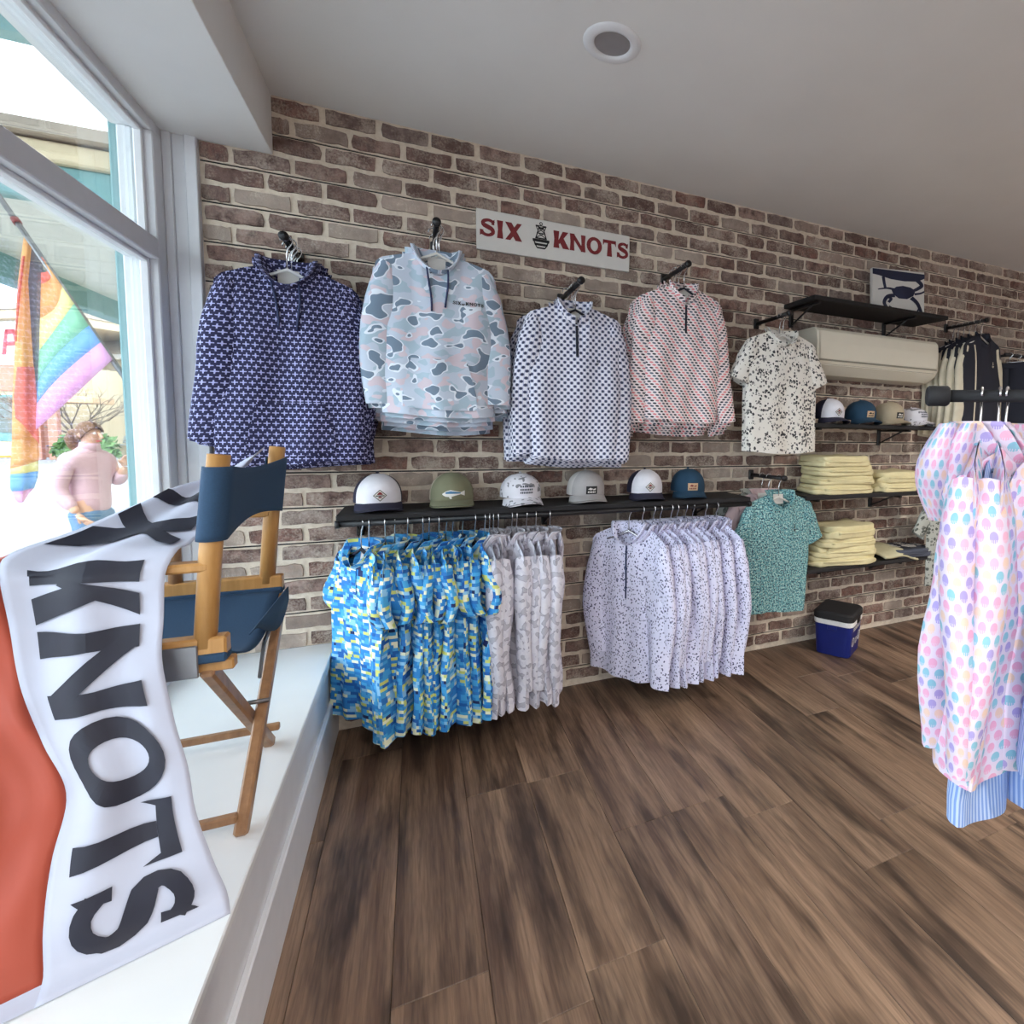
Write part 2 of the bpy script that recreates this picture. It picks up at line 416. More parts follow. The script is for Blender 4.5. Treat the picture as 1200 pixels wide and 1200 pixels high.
def box(name, a, b, mat, parent=None, bev=0.004, local=True):
    v, f = box_vf(a, b, bev)
    if local:
        c = [(a[i] + b[i]) / 2 for i in range(3)]
        v = [[p[i] - c[i] for i in range(3)] for p in v]
        o = link(name, v, f, mat, parent, False, None, c)
    else: o = link(name, v, f, mat, parent)
    return fixn(o)

def tube_vf(pts, r, n=10, caps=True, closed=False, flat=1.0):
    pts = [Vector(p) for p in pts]; k = len(pts)
    rr = r if isinstance(r, (list, tuple)) else [r] * k
    v = []; f = []; up = None
    for i, p in enumerate(pts):
        if closed: t = pts[(i + 1) % k] - pts[i - 1]
        else: t = pts[min(i + 1, k - 1)] - pts[max(i - 1, 0)]
        t.normalize()
        if up is None:
            up = Vector((0, 0, 1)) if abs(t.z) < .9 else Vector((0, 1, 0))
        a = (up - t * up.dot(t)).normalized(); bb = t.cross(a); up = a
        for j in range(n):
            w = 2 * pi * j / n
            v.append(p + a * (math.cos(w) * rr[i] * flat) + bb * (math.sin(w) * rr[i]))
    for i in range(k if closed else k - 1):
        for j in range(n):
            i2 = (i + 1) % k
            f.append((i * n + j, i * n + (j + 1) % n, i2 * n + (j + 1) % n, i2 * n + j))
    if caps and not closed:
        f.append(tuple(range(n - 1, -1, -1))); f.append(tuple((k - 1) * n + j for j in range(n)))
    return v, f
def tube(name, pts, r, mat, parent=None, n=10, closed=False, flat=1.0, smooth=True):
    v, f = tube_vf(pts, r, n, True, closed, flat); return fixn(link(name, v, f, mat, parent, smooth))
def bar_vf(p, q, w, h, side=(0, 1, 0)):
    p = Vector(p); q = Vector(q); t = (q - p).normalized(); s = Vector(side); s = (s - t * s.dot(t)).normalized(); u = t.cross(s)
    v = []
    for e in (p, q):
        for a, b in ((-1, -1), (1, -1), (1, 1), (-1, 1)): v.append(e + s * (a * w / 2) + u * (b * h / 2))
    return v, [(0, 1, 2, 3), (7, 6, 5, 4), (0, 4, 5, 1), (1, 5, 6, 2), (2, 6, 7, 3), (3, 7, 4, 0)]
def bar(name, p, q, w, h, mat, parent=None, side=(0, 1, 0), bev=.004):
    v, f = bar_vf(p, q, w, h, side); o = fixn(link(name, v, f, mat, parent))
    if bev:
        bm = bmesh.new(); bm.from_mesh(o.data); bmesh.ops.bevel(bm, geom=bm.edges[:], offset=bev, segments=1, affect='EDGES'); bm.to_mesh(o.data); bm.free()
    return o
def lathe_vf(prof, n=24, c=(0, 0, 0)):
    v = []; f = []
    for r, z in prof:
        for j in range(n): v.append((c[0] + r * math.cos(2 * pi * j / n), c[1] + r * math.sin(2 * pi * j / n), c[2] + z))
    for i in range(len(prof) - 1):
        for j in range(n): f.append((i * n + j, i * n + (j + 1) % n, (i + 1) * n + (j + 1) % n, (i + 1) * n + j))
    return v, f
def poly_vf(pts, t, axis='y'):
    """extruded polygon in xz, thickness t along y (front at -t)"""
    n = len(pts); v = [(x, 0, z) for x, z in pts] + [(x, -t, z) for x, z in pts]
    f = [tuple(range(n)), tuple(range(2 * n - 1, n - 1, -1))] + [(i, (i + 1) % n, n + (i + 1) % n, n + i) for i in range(n)]
    return v, f
def grid_faces(nu, nv, wrap=False, off=0):
    f = []
    for i in range(nu if wrap else nu - 1):
        for j in range(nv - 1):
            a = i * nv + j; b = ((i + 1) % nu) * nv + j
            f.append((off + a, off + b, off + b + 1, off + a + 1))
    return f

def tag(o, label=None, cat=None, group=None, kind=None):
    if label: o['label'] = label
    if cat: o['category'] = cat
    if group: o['group'] = group
    if kind: o['kind'] = kind
    return o
def thing(name, label, cat, loc=(0, 0, 0), rz=0.0, group=None):
    o = bpy.data.objects.new(name, None); COL.objects.link(o); o.empty_display_size = .05
    o.location = loc; o.rotation_euler = (0, 0, rz); return tag(o, label, cat, group)
KIDS = {}
def kids(o):
    return list(o.children)
def dup(root, loc, rz, label, group=None, kidlist=None):
    r = root.copy(); COL.objects.link(r); r.location = loc; r.rotation_euler = (0, 0, rz)
    r['label'] = label
    if group: r['group'] = group
    for ch in kids(root):
        c = ch.copy(); COL.objects.link(c); c.parent = r
        for g in kids(ch):
            d = g.copy(); COL.objects.link(d); d.parent = c
    return r
ORD = ['first', 'second', 'third', 'fourth', 'fifth', 'sixth', 'seventh', 'eighth', 'ninth', 'tenth', 'eleventh', 'twelfth']
def structure(o): o['kind'] = 'structure'; return o
def catmull(P, t):
    k = len(P) - 1; x = min(max(t * k, 0), k - 1e-9); i = int(x); f = x - i
    p0, p1, p2, p3 = P[max(i - 1, 0)], P[i], P[i + 1], P[min(i + 2, k)]
    return 0.5 * ((2 * p1) + (p2 - p0) * f + (2 * p0 - 5 * p1 + 4 * p2 - p3) * f * f + (3 * p1 - p0 - 3 * p2 + p3) * f ** 3)
# ------------------------------------------------------------------ room shell
XW, XP = -0.85, -0.346         # window frame face, platform edge
CEIL, SOF, PLAT = 2.72, 2.486, 0.415
XE, YB = 7.2, -7.5
structure(box('wall_back_right', (XE, YB, 0), (XE + .1, .1, CEIL), M['whitep'], bev=0))
structure(box('wall_rear', (-.95, YB - .1, 0), (XE, YB, CEIL), M['whitep'], bev=0))
structure(box('ceiling', (-.51, YB, CEIL), (XE, .1, CEIL + .1), M['ceil'], bev=0))
sf = structure(box('trim_1', (-1.0, YB, SOF), (-.51, .0, CEIL + .1), M['ceil'], bev=.002)); sf['label'] = 'boxed white bulkhead over the shop window'
structure(box('wall_corner', (-.95, 0.0, 0), (-.746, .1, CEIL), M['whitep'], bev=0))
# casing boards on the brick wall beside the window
for i, (x0, x1, d) in enumerate(((-.85, -.823, .03), (-.823, -.783, .02), (-.783, -.746, .034))):
    structure(box('trim_%d' % (i + 2), (x0, -d, PLAT), (x1, .0, SOF), M['greyp'], bev=.003))

# brick wall: slatwall boards of two courses each, every brick standing proud
wall = structure(thing('wall_brick', None, None)) if False else bpy.data.objects.new('wall_brick', None)
COL.objects.link(wall); wall['kind'] = 'structure'
box('backing', (-.746, .006, 0), (XE, .1, CEIL), M['ink'], wall, bev=0)
np_ = int(CEIL / .154) + 1
for k in range(np_):
    z1 = CEIL - .154 * k - (.0 if k == 0 else .002); z0 = max(CEIL - .154 * (k + 1) + .005, 0)
    x0 = -.746 if z1 < SOF + .1 else -.51
    box('panel', (x0, 0, z0), (XE, .012, z1), M['mortar'], wall, bev=0)
def brick_mesh(seed, w, h):
    r = random.Random(seed); n = []
    for a, b, k in (((-w / 2, -h / 2), (w / 2, -h / 2), 6), ((w / 2, -h / 2), (w / 2, h / 2), 2), ((w / 2, h / 2), (-w / 2, h / 2), 6), ((-w / 2, h / 2), (-w / 2, -h / 2), 2)):
        for i in range(k):
            t = i / k; n.append([a[0] + (b[0] - a[0]) * t, a[1] + (b[1] - a[1]) * t])
    q = []
    for i, (x, z) in enumerate(n):
        corner = i in (0, 6, 8, 14)
        s = .93 if corner else 1.0
        q.append((x * (1 - (1 - s) * .35) + r.uniform(-.004, .003), z * s + r.uniform(-.0042, .0038)))
    N = len(q)
    v = [(x, 0.001, z) for x, z in q] + [(x * .985, -.007 + r.uniform(-.001, .001), z * .93) for x, z in q]
    f = [(i, (i + 1) % N, N + (i + 1) % N, N + i) for i in range(N)] + [tuple(N + i for i in range(N))]
    return v, f
BW, BH = .187, .0585
BM = []
for s in range(14):
    v, f = brick_mesh(s, BW, BH); o = fixn(link('brick', v, f, M['brick'])); BM.append(o.data); bpy.data.objects.remove(o)
occ = [(240, 310, 440, 550), (435, 295, 600, 510), (600, 355, 735, 548), (740, 340, 862, 520), (866, 392, 962, 528), (958, 384, 1095, 450), (557, 245, 736, 318), (400, 585, 870, 610),
       (405, 625, 575, 860), (570, 625, 675, 845), (712, 620, 878, 800), (866, 580, 950, 714), (1085, 480, 1200, 960), (200, 560, 325, 640), (950, 535, 1085, 585), (950, 615, 1090, 670)]
def px_of(p):
    c = CAM_R @ (np.array(p) - CAM_C); return FPX * c[0] / c[2] + PPX, FPX * c[1] / c[2] + PPY
cand = []
row = 0; z = CEIL - .008 - BH / 2
rb = random.Random(3)
while z > .0:
    off = .0746 if row % 2 == 0 else -.0335
    k0 = int((-.746 - off) / .2045) - 1
    for k in range(k0, int((XE - off) / .2045) + 1):
        xa = off + k * .2045 + .0085; xb = xa + BW
        lim = -.51 if z > SOF else -.743
        if xb < lim + .03 or xa > XE: continue
        xs = max(xa, lim)
        w = xb - xs
        zz0 = max(z - BH / 2, .004)
        a = px_of((xs, 0, z + BH / 2)); b = px_of((xb, 0, z - BH / 2))
        cx, cy = (a[0] + b[0]) / 2, (a[1] + b[1]) / 2
        vis = -5 < cx < 1205 and not any(q[0] < cx < q[2] and q[1] < cy < q[3] for q in occ)
        cand.append((abs((b[0] - a[0]) * (b[1] - a[1])) if vis else 0, xs, w, z + rb.uniform(-.002, .002), rb.randrange(14), (z - BH / 2) < 0, rb.uniform(-.004, .004)))
    row += 1; z -= .077
cand.sort(reverse=True)
rest = MB()
for i, (ar, xs, w, zc, sd, cut, jx) in enumerate(cand):
    sx = w / BW; sz = 1.0
    if i < 300 and ar > 0:
        o = bpy.data.objects.new('brick', BM[sd]); COL.objects.link(o); o.parent = wall
        o.location = (xs + w / 2 + (jx if sx > .99 else 0), 0, zc); o.scale = (sx, 1, sz)
    else:
        me = BM[sd]
        rest.add([(xs + w / 2 + p.co.x * sx + (jx if sx > .99 else 0), p.co.y, max(zc + p.co.z, 0.003)) for p in me.vertices], [tuple(q.vertices) for q in me.polygons])
o = rest.build('brick_courses', M['brick'], wall); o['kind'] = 'stuff'

# floor: planks laid towards the brick wall
fl = bpy.data.objects.new('floor', None); COL.objects.link(fl); fl['kind'] = 'structure'
box('subfloor', (XP - .6, YB, -.06), (XE, 0.1, -.009), M['ink'], fl, bev=0)
JO = {0: [-1.44], 2: [-.73, -1.55], 3: [-1.12], 5: [-1.25], 6: [-1.61], 1: [-.72]}
for k in range(-2, 33):
    x0 = -.08 + .2225 * k; x1 = x0 + .2225
    if x0 > XE: break
    x0 = max(x0, XP + .0)
    if x1 <= x0: continue
    js = JO.get(k)
    rr = random.Random(k + 50)
    if js is None: js = [-rr.uniform(.2, 1.2)]
    js = list(js)
    while js[-1] > -4.4: js.append(js[-1] - rr.choice((.9, 1.22, 1.22)))
    ys = [0.0] + js
    for a, b in zip(ys[:-1], ys[1:]):
        dz = rr.uniform(0, .0006)
        box('plank', (x0 + .0006, b + .0006, -.01), (x1 - .0006, a - .0006, 0 - dz), M['floor'], fl, bev=.0012)
structure(box('trim_9', (XP, YB, -.012), (XE, -4.4 - 1.3, -.002), M['floor'], bev=0))

# window platform
pf = bpy.data.objects.new('trim_5', None); COL.objects.link(pf); pf['kind'] = 'structure'; pf['label'] = 'white painted display platform under the window'
box('platform_top', (-1.0, YB, PLAT - .022), (XP, 0, PLAT), M['platform'], pf, bev=.003)
box('front_panel', (-.9, YB, 0), (XP - .012, 0, PLAT - .022), M['greyp'], pf, bev=0)
box('cap_moulding', (XP - .012, YB, PLAT - .05), (XP - .002, 0, PLAT - .022), M['greyp'], pf, bev=.003)
box('base_board', (XP - .014, YB, 0), (XP + .003, 0, .205), M['greyp'], pf, bev=.004)
structure(box('wall_window', (-1.1, YB, -.4), (-.9, 0, PLAT - .02), M['whitep'], bev=0))

# window: frame bars, transom, glass
win = bpy.data.objects.new('window_1', None); COL.objects.link(win); win['kind'] = 'structure'
def wb(name, a, b, bev=.004): return box(name, a, b, M['greyp'], win, bev=bev)
wb('head', (-.95, YB, SOF - .035), (XW, 0, SOF + .05))
wb('sill', (-.97, YB, PLAT), (XW + .01, 0, PLAT + .05))
wb('stile', (-.95, -.1, PLAT + .05), (XW, 0, SOF - .035))
ys = [(-2.45, -.1), (-4.85, -2.53), (YB, -4.93)]
for a, b in ys:
    if a > YB: wb('mullion', (-.95, a - .08, PLAT + .05), (XW, a, SOF - .035))
    wb('transom', (-.95, a, 1.99), (XW, b, 2.066))
    for z0, z1 in ((PLAT + .05, 1.99), (2.066, SOF - .035)):
        box('pane', (-.912, a + .0, z0), (-.906, b, z1), M['glass'], win, bev=0)
        for n, q in (('glazing_bead', ((-.9, b - .016, z0), (-.876, b, z1))), ('glazing_bead', ((-.9, a, z0), (-.876, b - .016, z0 + .014))), ('glazing_bead', ((-.9, a, z1 - .014), (-.876, b - .016, z1)))):
            box(n, q[0], q[1], M['whitep'], win, bev=.003)

# ------------------------------------------------------------------ ceiling lamps
def downlight(x, y, on, label):
    t = thing('ceiling_lamp', label, 'lamp', (x, y, CEIL), 0, 'recessed ceiling lamps')
    prof = [(.062, -.001), (.066, -.008), (.074, -.0085), (.082, -.0085), (.094, -.006), (.099, -.002), (.1, 0)]
    v, f = lathe_vf(prof, 40); fixn(link('trim_ring', v, f, M['whitep'], t, True))
    v, f = lathe_vf([(.0001, -.0015), (.03, -.0015), (.0625, -.001)], 40); link('lens', v, f, M['fill_lens'] if on else M['lampgrey'], t)
    if on:
        l = bpy.data.lights.new('fill_light', 'AREA'); l.shape = 'DISK'; l.size = .12; l.energy = FILL_W; l.color = FILL_COL; l.spread = math.radians(150)
        lo = bpy.data.objects.new('fill_light', l); COL.objects.link(lo); lo.parent = t; lo.location = (0, 0, -.012)
downlight(.6296, -.9168, False, 'round white recessed ceiling lamp with grey lens, the only one in view')
for i, (x, y) in enumerate(FILL_LAMPS): downlight(x, y, True, 'added recessed fill lamp out of view, %s of those around the camera' % ORD[i])

# ------------------------------------------------------------------ lettering
def flare(x, w, z0, z1, fl=.05):
    zm = (z0 + z1) / 2; 
    return [[(x - fl, z0), (x + w + fl, z0), (x + w, zm), (x, zm)], [(x, zm), (x + w, zm), (x + w + fl, z1), (x - fl, z1)]]
def strip(pts, widths):
    n = len(pts); P = [np.array(p, float) for p in pts]; q = []; K = 26
    for i in range(K + 1):
        t = i / K; p = catmull(P, t); p2 = catmull(P, min(t + .01, 1)); p1 = catmull(P, max(t - .01, 0)); d = p2 - p1; d /= np.linalg.norm(d)
        w = np.interp(t, np.linspace(0, 1, len(widths)), widths) / 2; nn = np.array([-d[1], d[0]])
        q.append((p + nn * w, p - nn * w))
    return [[tuple(q[i][0]), tuple(q[i][1]), tuple(q[i + 1][1]), tuple(q[i + 1][0])] for i in range(K)]
def glyph(ch):
    if ch == 'I': return flare(.06, .24, 0, 1), .36
    if ch == 'X': return [[(0, 1), (.36, 1), (.96, 0), (.58, 0)], [(.68, 1), (.94, 1), (.29, 0), (.0, 0)]], .96
    if ch == 'K': return flare(.05, .28, 0, 1) + [[(.25, .32), (.60, 1), (.98, 1), (.38, .24)], [(.34, .46), (.62, .68), (1.04, 0), (.62, 0)]], 1.0
    if ch == 'N': return flare(.04, .24, 0, 1, .035) + flare(.78, .24, 0, 1, .035) + [[(.0, 1), (.28, 1), (1.04, 0), (.78, 0)]], 1.06
    if ch == 'O':
        q = []; K = 28
        for i in range(K):
            a, b = 2 * pi * i / K, 2 * pi * (i + 1) / K
            P = lambda t, rx, rz: (.53 + rx * math.cos(t), .5 + rz * math.sin(t))
            q.append([P(a, .53, .52), P(b, .53, .52), P(b, .26, .32), P(a, .26, .32)])
        return q, 1.06
    if ch == 'T': return [[(0, .8), (.92, .8), (.92, 1), (0, 1)], [(0, .62), (.1, .8), (.06, 1), (0, 1)], [(.82, .8), (.92, .62), (.92, 1), (.86, 1)], [(.28, 0), (.64, 0), (.58, .8), (.34, .8)]], .92
    if ch == 'S':
        return strip([(.76, .78), (.62, .88), (.42, .91), (.2, .82), (.2, .64), (.44, .53), (.66, .42), (.7, .22), (.5, .09), (.26, .1), (.06, .24)], [.2, .17, .17, .2, .25, .26, .25, .2, .17, .17, .24]) + [[(.62, .68), (.78, .66), (.8, .98), (.68, .9)], [(.0, .02), (.12, .1), (.2, .34), (.0, .36)]], .82
    return [], .3
def subq(q, n):
    a, b, c, d = [np.array(p, float) for p in q]; V = []; F = []
    for i in range(n + 1):
        for j in range(n + 1):
            s, t = i / n, j / n
            V.append(a * (1 - s) * (1 - t) + b * s * (1 - t) + c * s * t + d * (1 - s) * t)
    for i in range(n):
        for j in range(n):
            k = i * (n + 1) + j; F.append((k, k + n + 1, k + n + 2, k + 1))
    return V, F
def buoy():
    """buoy emblem, unit height, centred on x = 0, as quads"""
    q = []
    def ln(a, b, w=.04):
        a = np.array(a); b = np.array(b); d = (b - a) / np.linalg.norm(b - a); n = np.array([-d[1], d[0]]) * w / 2
        q.append([tuple(a - n), tuple(b - n), tuple(b + n), tuple(a + n)])
    for s in (-1, 1):
        ln((s * .2, .38), (s * .08, .8)); ln((s * .2, .4), (-s * .1, .58), .03); ln((s * .13, .6), (-s * .07, .76), .03)
    ln((-.22, .39), (.22, .39), .05); ln((-.14, .58), (.14, .58), .035); ln((-.1, .76), (.1, .76), .035)
    ln((-.2, .86), (0, .78), .05); ln((.2, .86), (0, .78), .05); ln((-.2, .86), (.2, .86), .03); ln((-.13, .7), (-.2, .86), .03); ln((.13, .7), (.2, .86), .03)
    K = 16
    for i in range(K):
        a, b = 2 * pi * i / K, 2 * pi * (i + 1) / K
        P = lambda t, r: (r * math.cos(t), .94 + r * math.sin(t))
        q.append([P(a, .065), P(b, .065), P(b, .035), P(a, .035)])
    q.append([(-.32, .36), (-.32, .28), (.32, .28), (.32, .36)])
    q.append([(-.31, .3), (-.31, .25), (.31, .25), (.31, .3)])
    q.append([(-.29, .25), (-.22, .14), (-.17, .14), (-.24, .25)]); q.append([(.29, .25), (.22, .14), (.17, .14), (.24, .25)])
    q.append([(-.27, .2), (-.24, .11), (.24, .11), (.27, .2)]); q.append([(-.2, .06), (-.14, 0), (.14, 0), (.2, .06)]); 
    q.append([(-.25, .14), (-.17, .03), (-.12, .03), (-.2, .14)]); q.append([(.25, .14), (.17, .03), (.12, .03), (.2, .14)])
    return q
def flat_marks(quads, x, z, s, y, mb, sx=1.0):
    for i, q in enumerate(quads): mb.quad([(x + p[0] * s * sx, y - .00012 * (i % 5), z + p[1] * s) for p in q])
    return mb
def text_w(txt, gap=.1): return sum(glyph(c)[1] + gap for c in txt) - gap
def write(txt, x, z, h, y, mb, gap=.1, sx=1.0):
    for c in txt:
        q, w = glyph(c); flat_marks(q, x, z, h, y, mb, sx); x += (w + gap) * h * sx
    return x

# ------------------------------------------------------------------ sign on the wall
sg = thing('shop_sign', 'white sign board with red lettering and a black buoy on the brick wall', 'sign', (.65, -.008, 2.325))
box('board', (-.383, -.018, -.093), (.383, 0, .093), M['signwhite'], sg, bev=.002)
x = -.372; h = .083
def letters(txt, x, z, h, y, mat, par, gap=.12, sx=1.0):
    for c in txt:
        q, w = glyph(c); mb = MB(); flat_marks(q, 0, 0, h, 0, mb, sx)
        o = mb.build('letter', mat, par); o.location = (x, y, z); x += (w + gap) * h * sx
    return x
x = letters('SIX', -.368, -.03, .083, -.0192, M['maroon'], sg, .1)
o = flat_marks(buoy(), -.083, -.048, .128, -.0192, MB()).build('buoy_emblem', M['ink'], sg)
letters('KNOTS', -.022, -.03, .083, -.0192, M['maroon'], sg, .07, .93)
# ------------------------------------------------------------------ garments on hangers
class Shirt:
    """garment in local space: neck point at the origin, front towards -y, hanging down to -L"""
    def __init__(s, Ws=.225, Wh=.235, L=.72, drop=.05, nw=.075, fd=.085, bd=.015, t0=.03, amp=.012, seed=0, fold=1.0):
        s.__dict__.update(locals()); r = random.Random(seed)
        s.ph = [r.uniform(0, 6.28) for _ in range(6)]; s.fq = [r.uniform(.9, 1.5) * fold, r.uniform(2.2, 3.2) * fold]
        s.lean = r.uniform(-.012, .012)
    def w(s, v):
        return np.interp(v, [0, .45, .82, .93, 1], [s.Wh, (s.Wh + s.Ws) / 2, (s.Ws + s.Wh) / 2, s.Ws * 1.01, s.Ws * .985])
    def ztop(s, x, front):
        a = abs(x)
        if a < s.nw: return -(s.fd if front else s.bd) * (1 - (a / s.nw) ** 2.2)
        k = (a - s.nw) / (s.Ws - s.nw); return -s.drop * k ** 1.15 - (.018 * max(0, k - .85) / .15)
    def disp(s, u, v):
        p = s.ph; k = (1 - v)
        d = math.sin(6.28 * s.fq[0] * u * .5 + p[0] + 1.2 * math.sin(2.5 * v + p[3])) * .6 + math.sin(6.28 * s.fq[1] * u * .5 + p[1] + .9 * math.sin(3.3 * v + p[4])) * .4
        n = mnoise.noise(Vector((u * 3 + p[2], v * 5, p[5]))) * .7
        return s.amp * ((.15 + 1.1 * k) * d + .7 * n)
    def th(s, u, v, x):
        e = max(0, 1 - abs(u) ** 2.6) ** .5
        top = 1.0 if abs(x) < s.nw * .98 else max(0.05, 1 - v ** 7)
        return s.t0 * e * (.55 + .45 * math.sin(min(1, (1 - v) * 3 + .25) * pi / 2)) * top
    def pt(s, u, v, front=True):
        x = u * s.w(v); z = -s.L + v * (s.ztop(u * s.w(1) if v > .97 else x, front) + s.L)
        if v < .5: z += (.5 - v) * .02 * math.sin(u * 2.2 + s.ph[2])
        y = s.disp(u, v) + (-1 if front else 1) * s.th(u, v, x)
        return np.array((x + s.lean * (1 - v), y, z))
    def at(s, x, z, off=.003):
        v = (z + s.L) / (s.L + s.ztop(x, True)); u = x / s.w(v)
        p = s.pt(u, v); return (p[0], p[1] - off, p[2])
    def body(s, mat, parent, nu=30, nv=24):
        V = []; UV = []; F = []
        us = np.sin(np.linspace(-1, 1, nu) * pi / 2) * .35 + np.linspace(-1, 1, nu) * .65
        vs = np.linspace(0, 1, nv) ** .85
        for k, fr in enumerate((True, False)):
            off = len(V); vm = vs[nv // 2 + 2]; q = [s.pt(u, vm, fr) for u in us]; al = [0.0]
            for i in range(1, nu): al.append(al[-1] + float(np.hypot(q[i][0] - q[i - 1][0], q[i][1] - q[i - 1][1])))
            mid = np.interp(0, us, al)
            for u, a_ in zip(us, al):
                for v in vs:
                    p = s.pt(u, v, fr); V.append(p); UV.append((a_ - mid + (1.37 if not fr else 0), p[2]))
            g = grid_faces(nu, nv, False, off)
            F += [q_[::-1] for q_ in g] if not fr else g
        o = link('body', V, F, mat, parent, True, UV)
        return o
    def hemband(s, mat, parent):
        pass
    def sleeve(s, side, mat, parent, length=.62, splay=.03, elbow=.03, name='sleeve', ry=.03, short=False, y0=0.006, r0=.1, r1=.05, n=14, k=16, twist=0):
        W = s.Ws; d = s.drop
        if short:
            C = [(W - .045, -d - .012), (W - .03, -d - .075), (W - .002, -d - .15), (W + .004 + splay, -d - length)]
            R = [.025, .052, .06, .064]
        else:
            C = [(W - .045, -d - .012), (W - .036, -d - .09), (W - .03 + elbow * .4, -d - .2), (W - .032 + elbow, -d - .36), (W - .04 + splay, -d - length)]
            R = [.025, .054, .062, .06, r1]
        C = [np.array((c[0], 0, c[1])) for c in C]; V = []; UV = []
        for i in range(k):
            t = i / (k - 1); c = catmull(C, t); tg = catmull(C, min(t + .02, 1)) - catmull(C, max(t - .02, 0)); tg /= np.linalg.norm(tg)
            if t < .2: tg = tg * (.4 + .6 * t / .2) + np.array((.6, 0, -.6)) * (1 - t / .2) * .6; tg /= np.linalg.norm(tg)
            nn = np.array((tg[2], 0, -tg[0])); R_ = np.interp(t, np.linspace(0, 1, len(R)), R); yy = ry * np.interp(t, [0, .3, .7, 1], [.75, 1, .85, .7])
            for j in range(n + 1):
                a = 2 * pi * j / n
                wr = 1 + .10 * mnoise.noise(Vector((t * 7 + s.ph[0], math.cos(a) * 1.5, side * 3 + math.sin(a))))
                p = c + nn * math.cos(a) * R_ * wr + np.array((0, 1, 0)) * math.sin(a) * yy * wr
                p[1] += y0 + s.amp * .9 * math.sin(5 * t + s.ph[1] + side) * t + twist * t
                V.append((p[0] * side, p[1], p[2])); UV.append((a * .047 + .37 * side, p[2]))
        F = []
        for i in range(k - 1):
            for j in range(n):
                q = (i * (n + 1) + j, i * (n + 1) + j + 1, (i + 1) * (n + 1) + j + 1, (i + 1) * (n + 1) + j)
                F.append(q if side > 0 else q[::-1])
        return link(name, V, F, mat, parent, True, UV)
    def ring(s, name, mat, parent, rise=.04, flare=.0, fz=.02, depth=None, th=.006, backrise=0.0, n=36, open_front=0.0):
        """collar band round the neck; rises from the neckline, front point dips by fd"""
        dp = depth or s.t0 * 1.05; V = []; UV = []; F = []
        prof = [(0, -.006), (.35, .35), (.75, .8), (1, 1)]
        angs = np.linspace(-pi + open_front, pi - open_front, n) if open_front else np.linspace(-pi, pi, n, endpoint=False)
        for lay in (0, 1):
            for a in angs:
                cx, sy = math.sin(a), math.cos(a)      # a = 0 is the back
                fr = max(0, -sy)
                x = cx * (s.nw + .004); y = sy * dp; zb = -(s.bd * (1 - fr) + s.fd * fr ** 1.3)
                for (k, h) in prof:
                    g = 1 + (flare * k / s.nw) - (th / s.nw if lay else 0)
                    hh = rise * h * (1 - fr) + fz * h * fr + backrise * h * max(0, sy)
                    V.append((x * g, y * (1 + flare * k / dp) - (0), zb + hh)); UV.append((a * .05 + lay, zb + hh))
        N = len(angs); P = len(prof)
        for lay in (0, 1):
            for i in range(N if not open_front else N - 1):
                for j in range(P - 1):
                    a0 = lay * N * P + i * P + j; b0 = lay * N * P + ((i + 1) % N) * P + j
                    F.append((a0, b0, b0 + 1, a0 + 1) if lay else (a0, a0 + 1, b0 + 1, b0))
        for i in range(N if not open_front else N - 1):
            a0 = i * P + P - 1; b0 = ((i + 1) % N) * P + P - 1; F.append((a0, N * P + a0, N * P + b0, b0))
        return link(name, V, F, mat, parent, True, UV)
    def hood(s, mat, parent, w=.115, h=.2, d=.05, up=.035):
        """hood fallen back: rim round the neck and a soft bag down the back"""
        hd = s.ring('hood', mat, parent, rise=up + .02, flare=.018, fz=.012, depth=s.t0 * 1.25, th=.014)
        V = []; UV = []; nu, nv = 18, 12
        for i in range(nu + 1):
            a = pi * 2 * i / nu - pi / 2
            for j in range(nv):
                t = j / (nv - 1); ww = w * (math.sin(pi * min(.5 + t * .5, 1)) ** .7 if t < 1 else .04) * (1 - .15 * t); z = up - t * h
                ww = max(ww, .004)
                y = s.t0 * .9 + d * (.55 + .45 * math.sin(pi * t)) * (1 + math.sin(a)) * .5 + .01 * t
                x = math.cos(a) * ww + .006 * math.sin(t * 9 + s.ph[1])
                V.append((x, y, z)); UV.append((a * w * .75 + .7, z))
        F = grid_faces(nu + 1, nv)
        link('hood_bag', V, F, mat, hd, True, UV)
        return hd
    def cords(s, mat, parent, dx=.03, len1=.19, len2=.15):
        for sx, l in ((-1, len1), (1, len2)):
            pts = []
            for i in range(8):
                t = i / 7; x = sx * dx + .008 * math.sin(t * 3 + sx); z = -s.fd * .75 - l * t
                q = s.at(x, min(z, -s.fd - .004), .006) if z < -s.fd - .004 else (x, -s.t0 - .012, z)
                pts.append(q)
            tube('drawcord', pts, .0042, mat, parent, 6)
    def pocket(s, mat, parent):
        V = []; UV = []; nu, nv = 12, 8
        for i in range(nu):
            for j in range(nv):
                t = j / (nv - 1); hw = .14 - .035 * max(0, (t - .3) / .7); x = (i / (nu - 1) * 2 - 1) * hw; z = -s.L + .03 + t * .2
                p = s.at(x, z, .005 + .004 * math.sin(pi * i / (nu - 1))); V.append(p); UV.append((p[0] + .011, p[2]))
        return link('pocket', V, grid_faces(nu, nv), mat, parent, True, UV)
    def strip(s, name, mat, parent, z0, z1, w, off=.004, x=0.0):
        V = []; k = 10
        for i in range(k):
            z = z0 + (z1 - z0) * i / (k - 1)
            V += [s.at(x - w / 2, z, off), s.at(x + w / 2, z, off)]
        return link(name, V, [(2 * i, 2 * i + 2, 2 * i + 3, 2 * i + 1) for i in range(k - 1)], mat, parent, True, [(p[0], p[2]) for p in V])
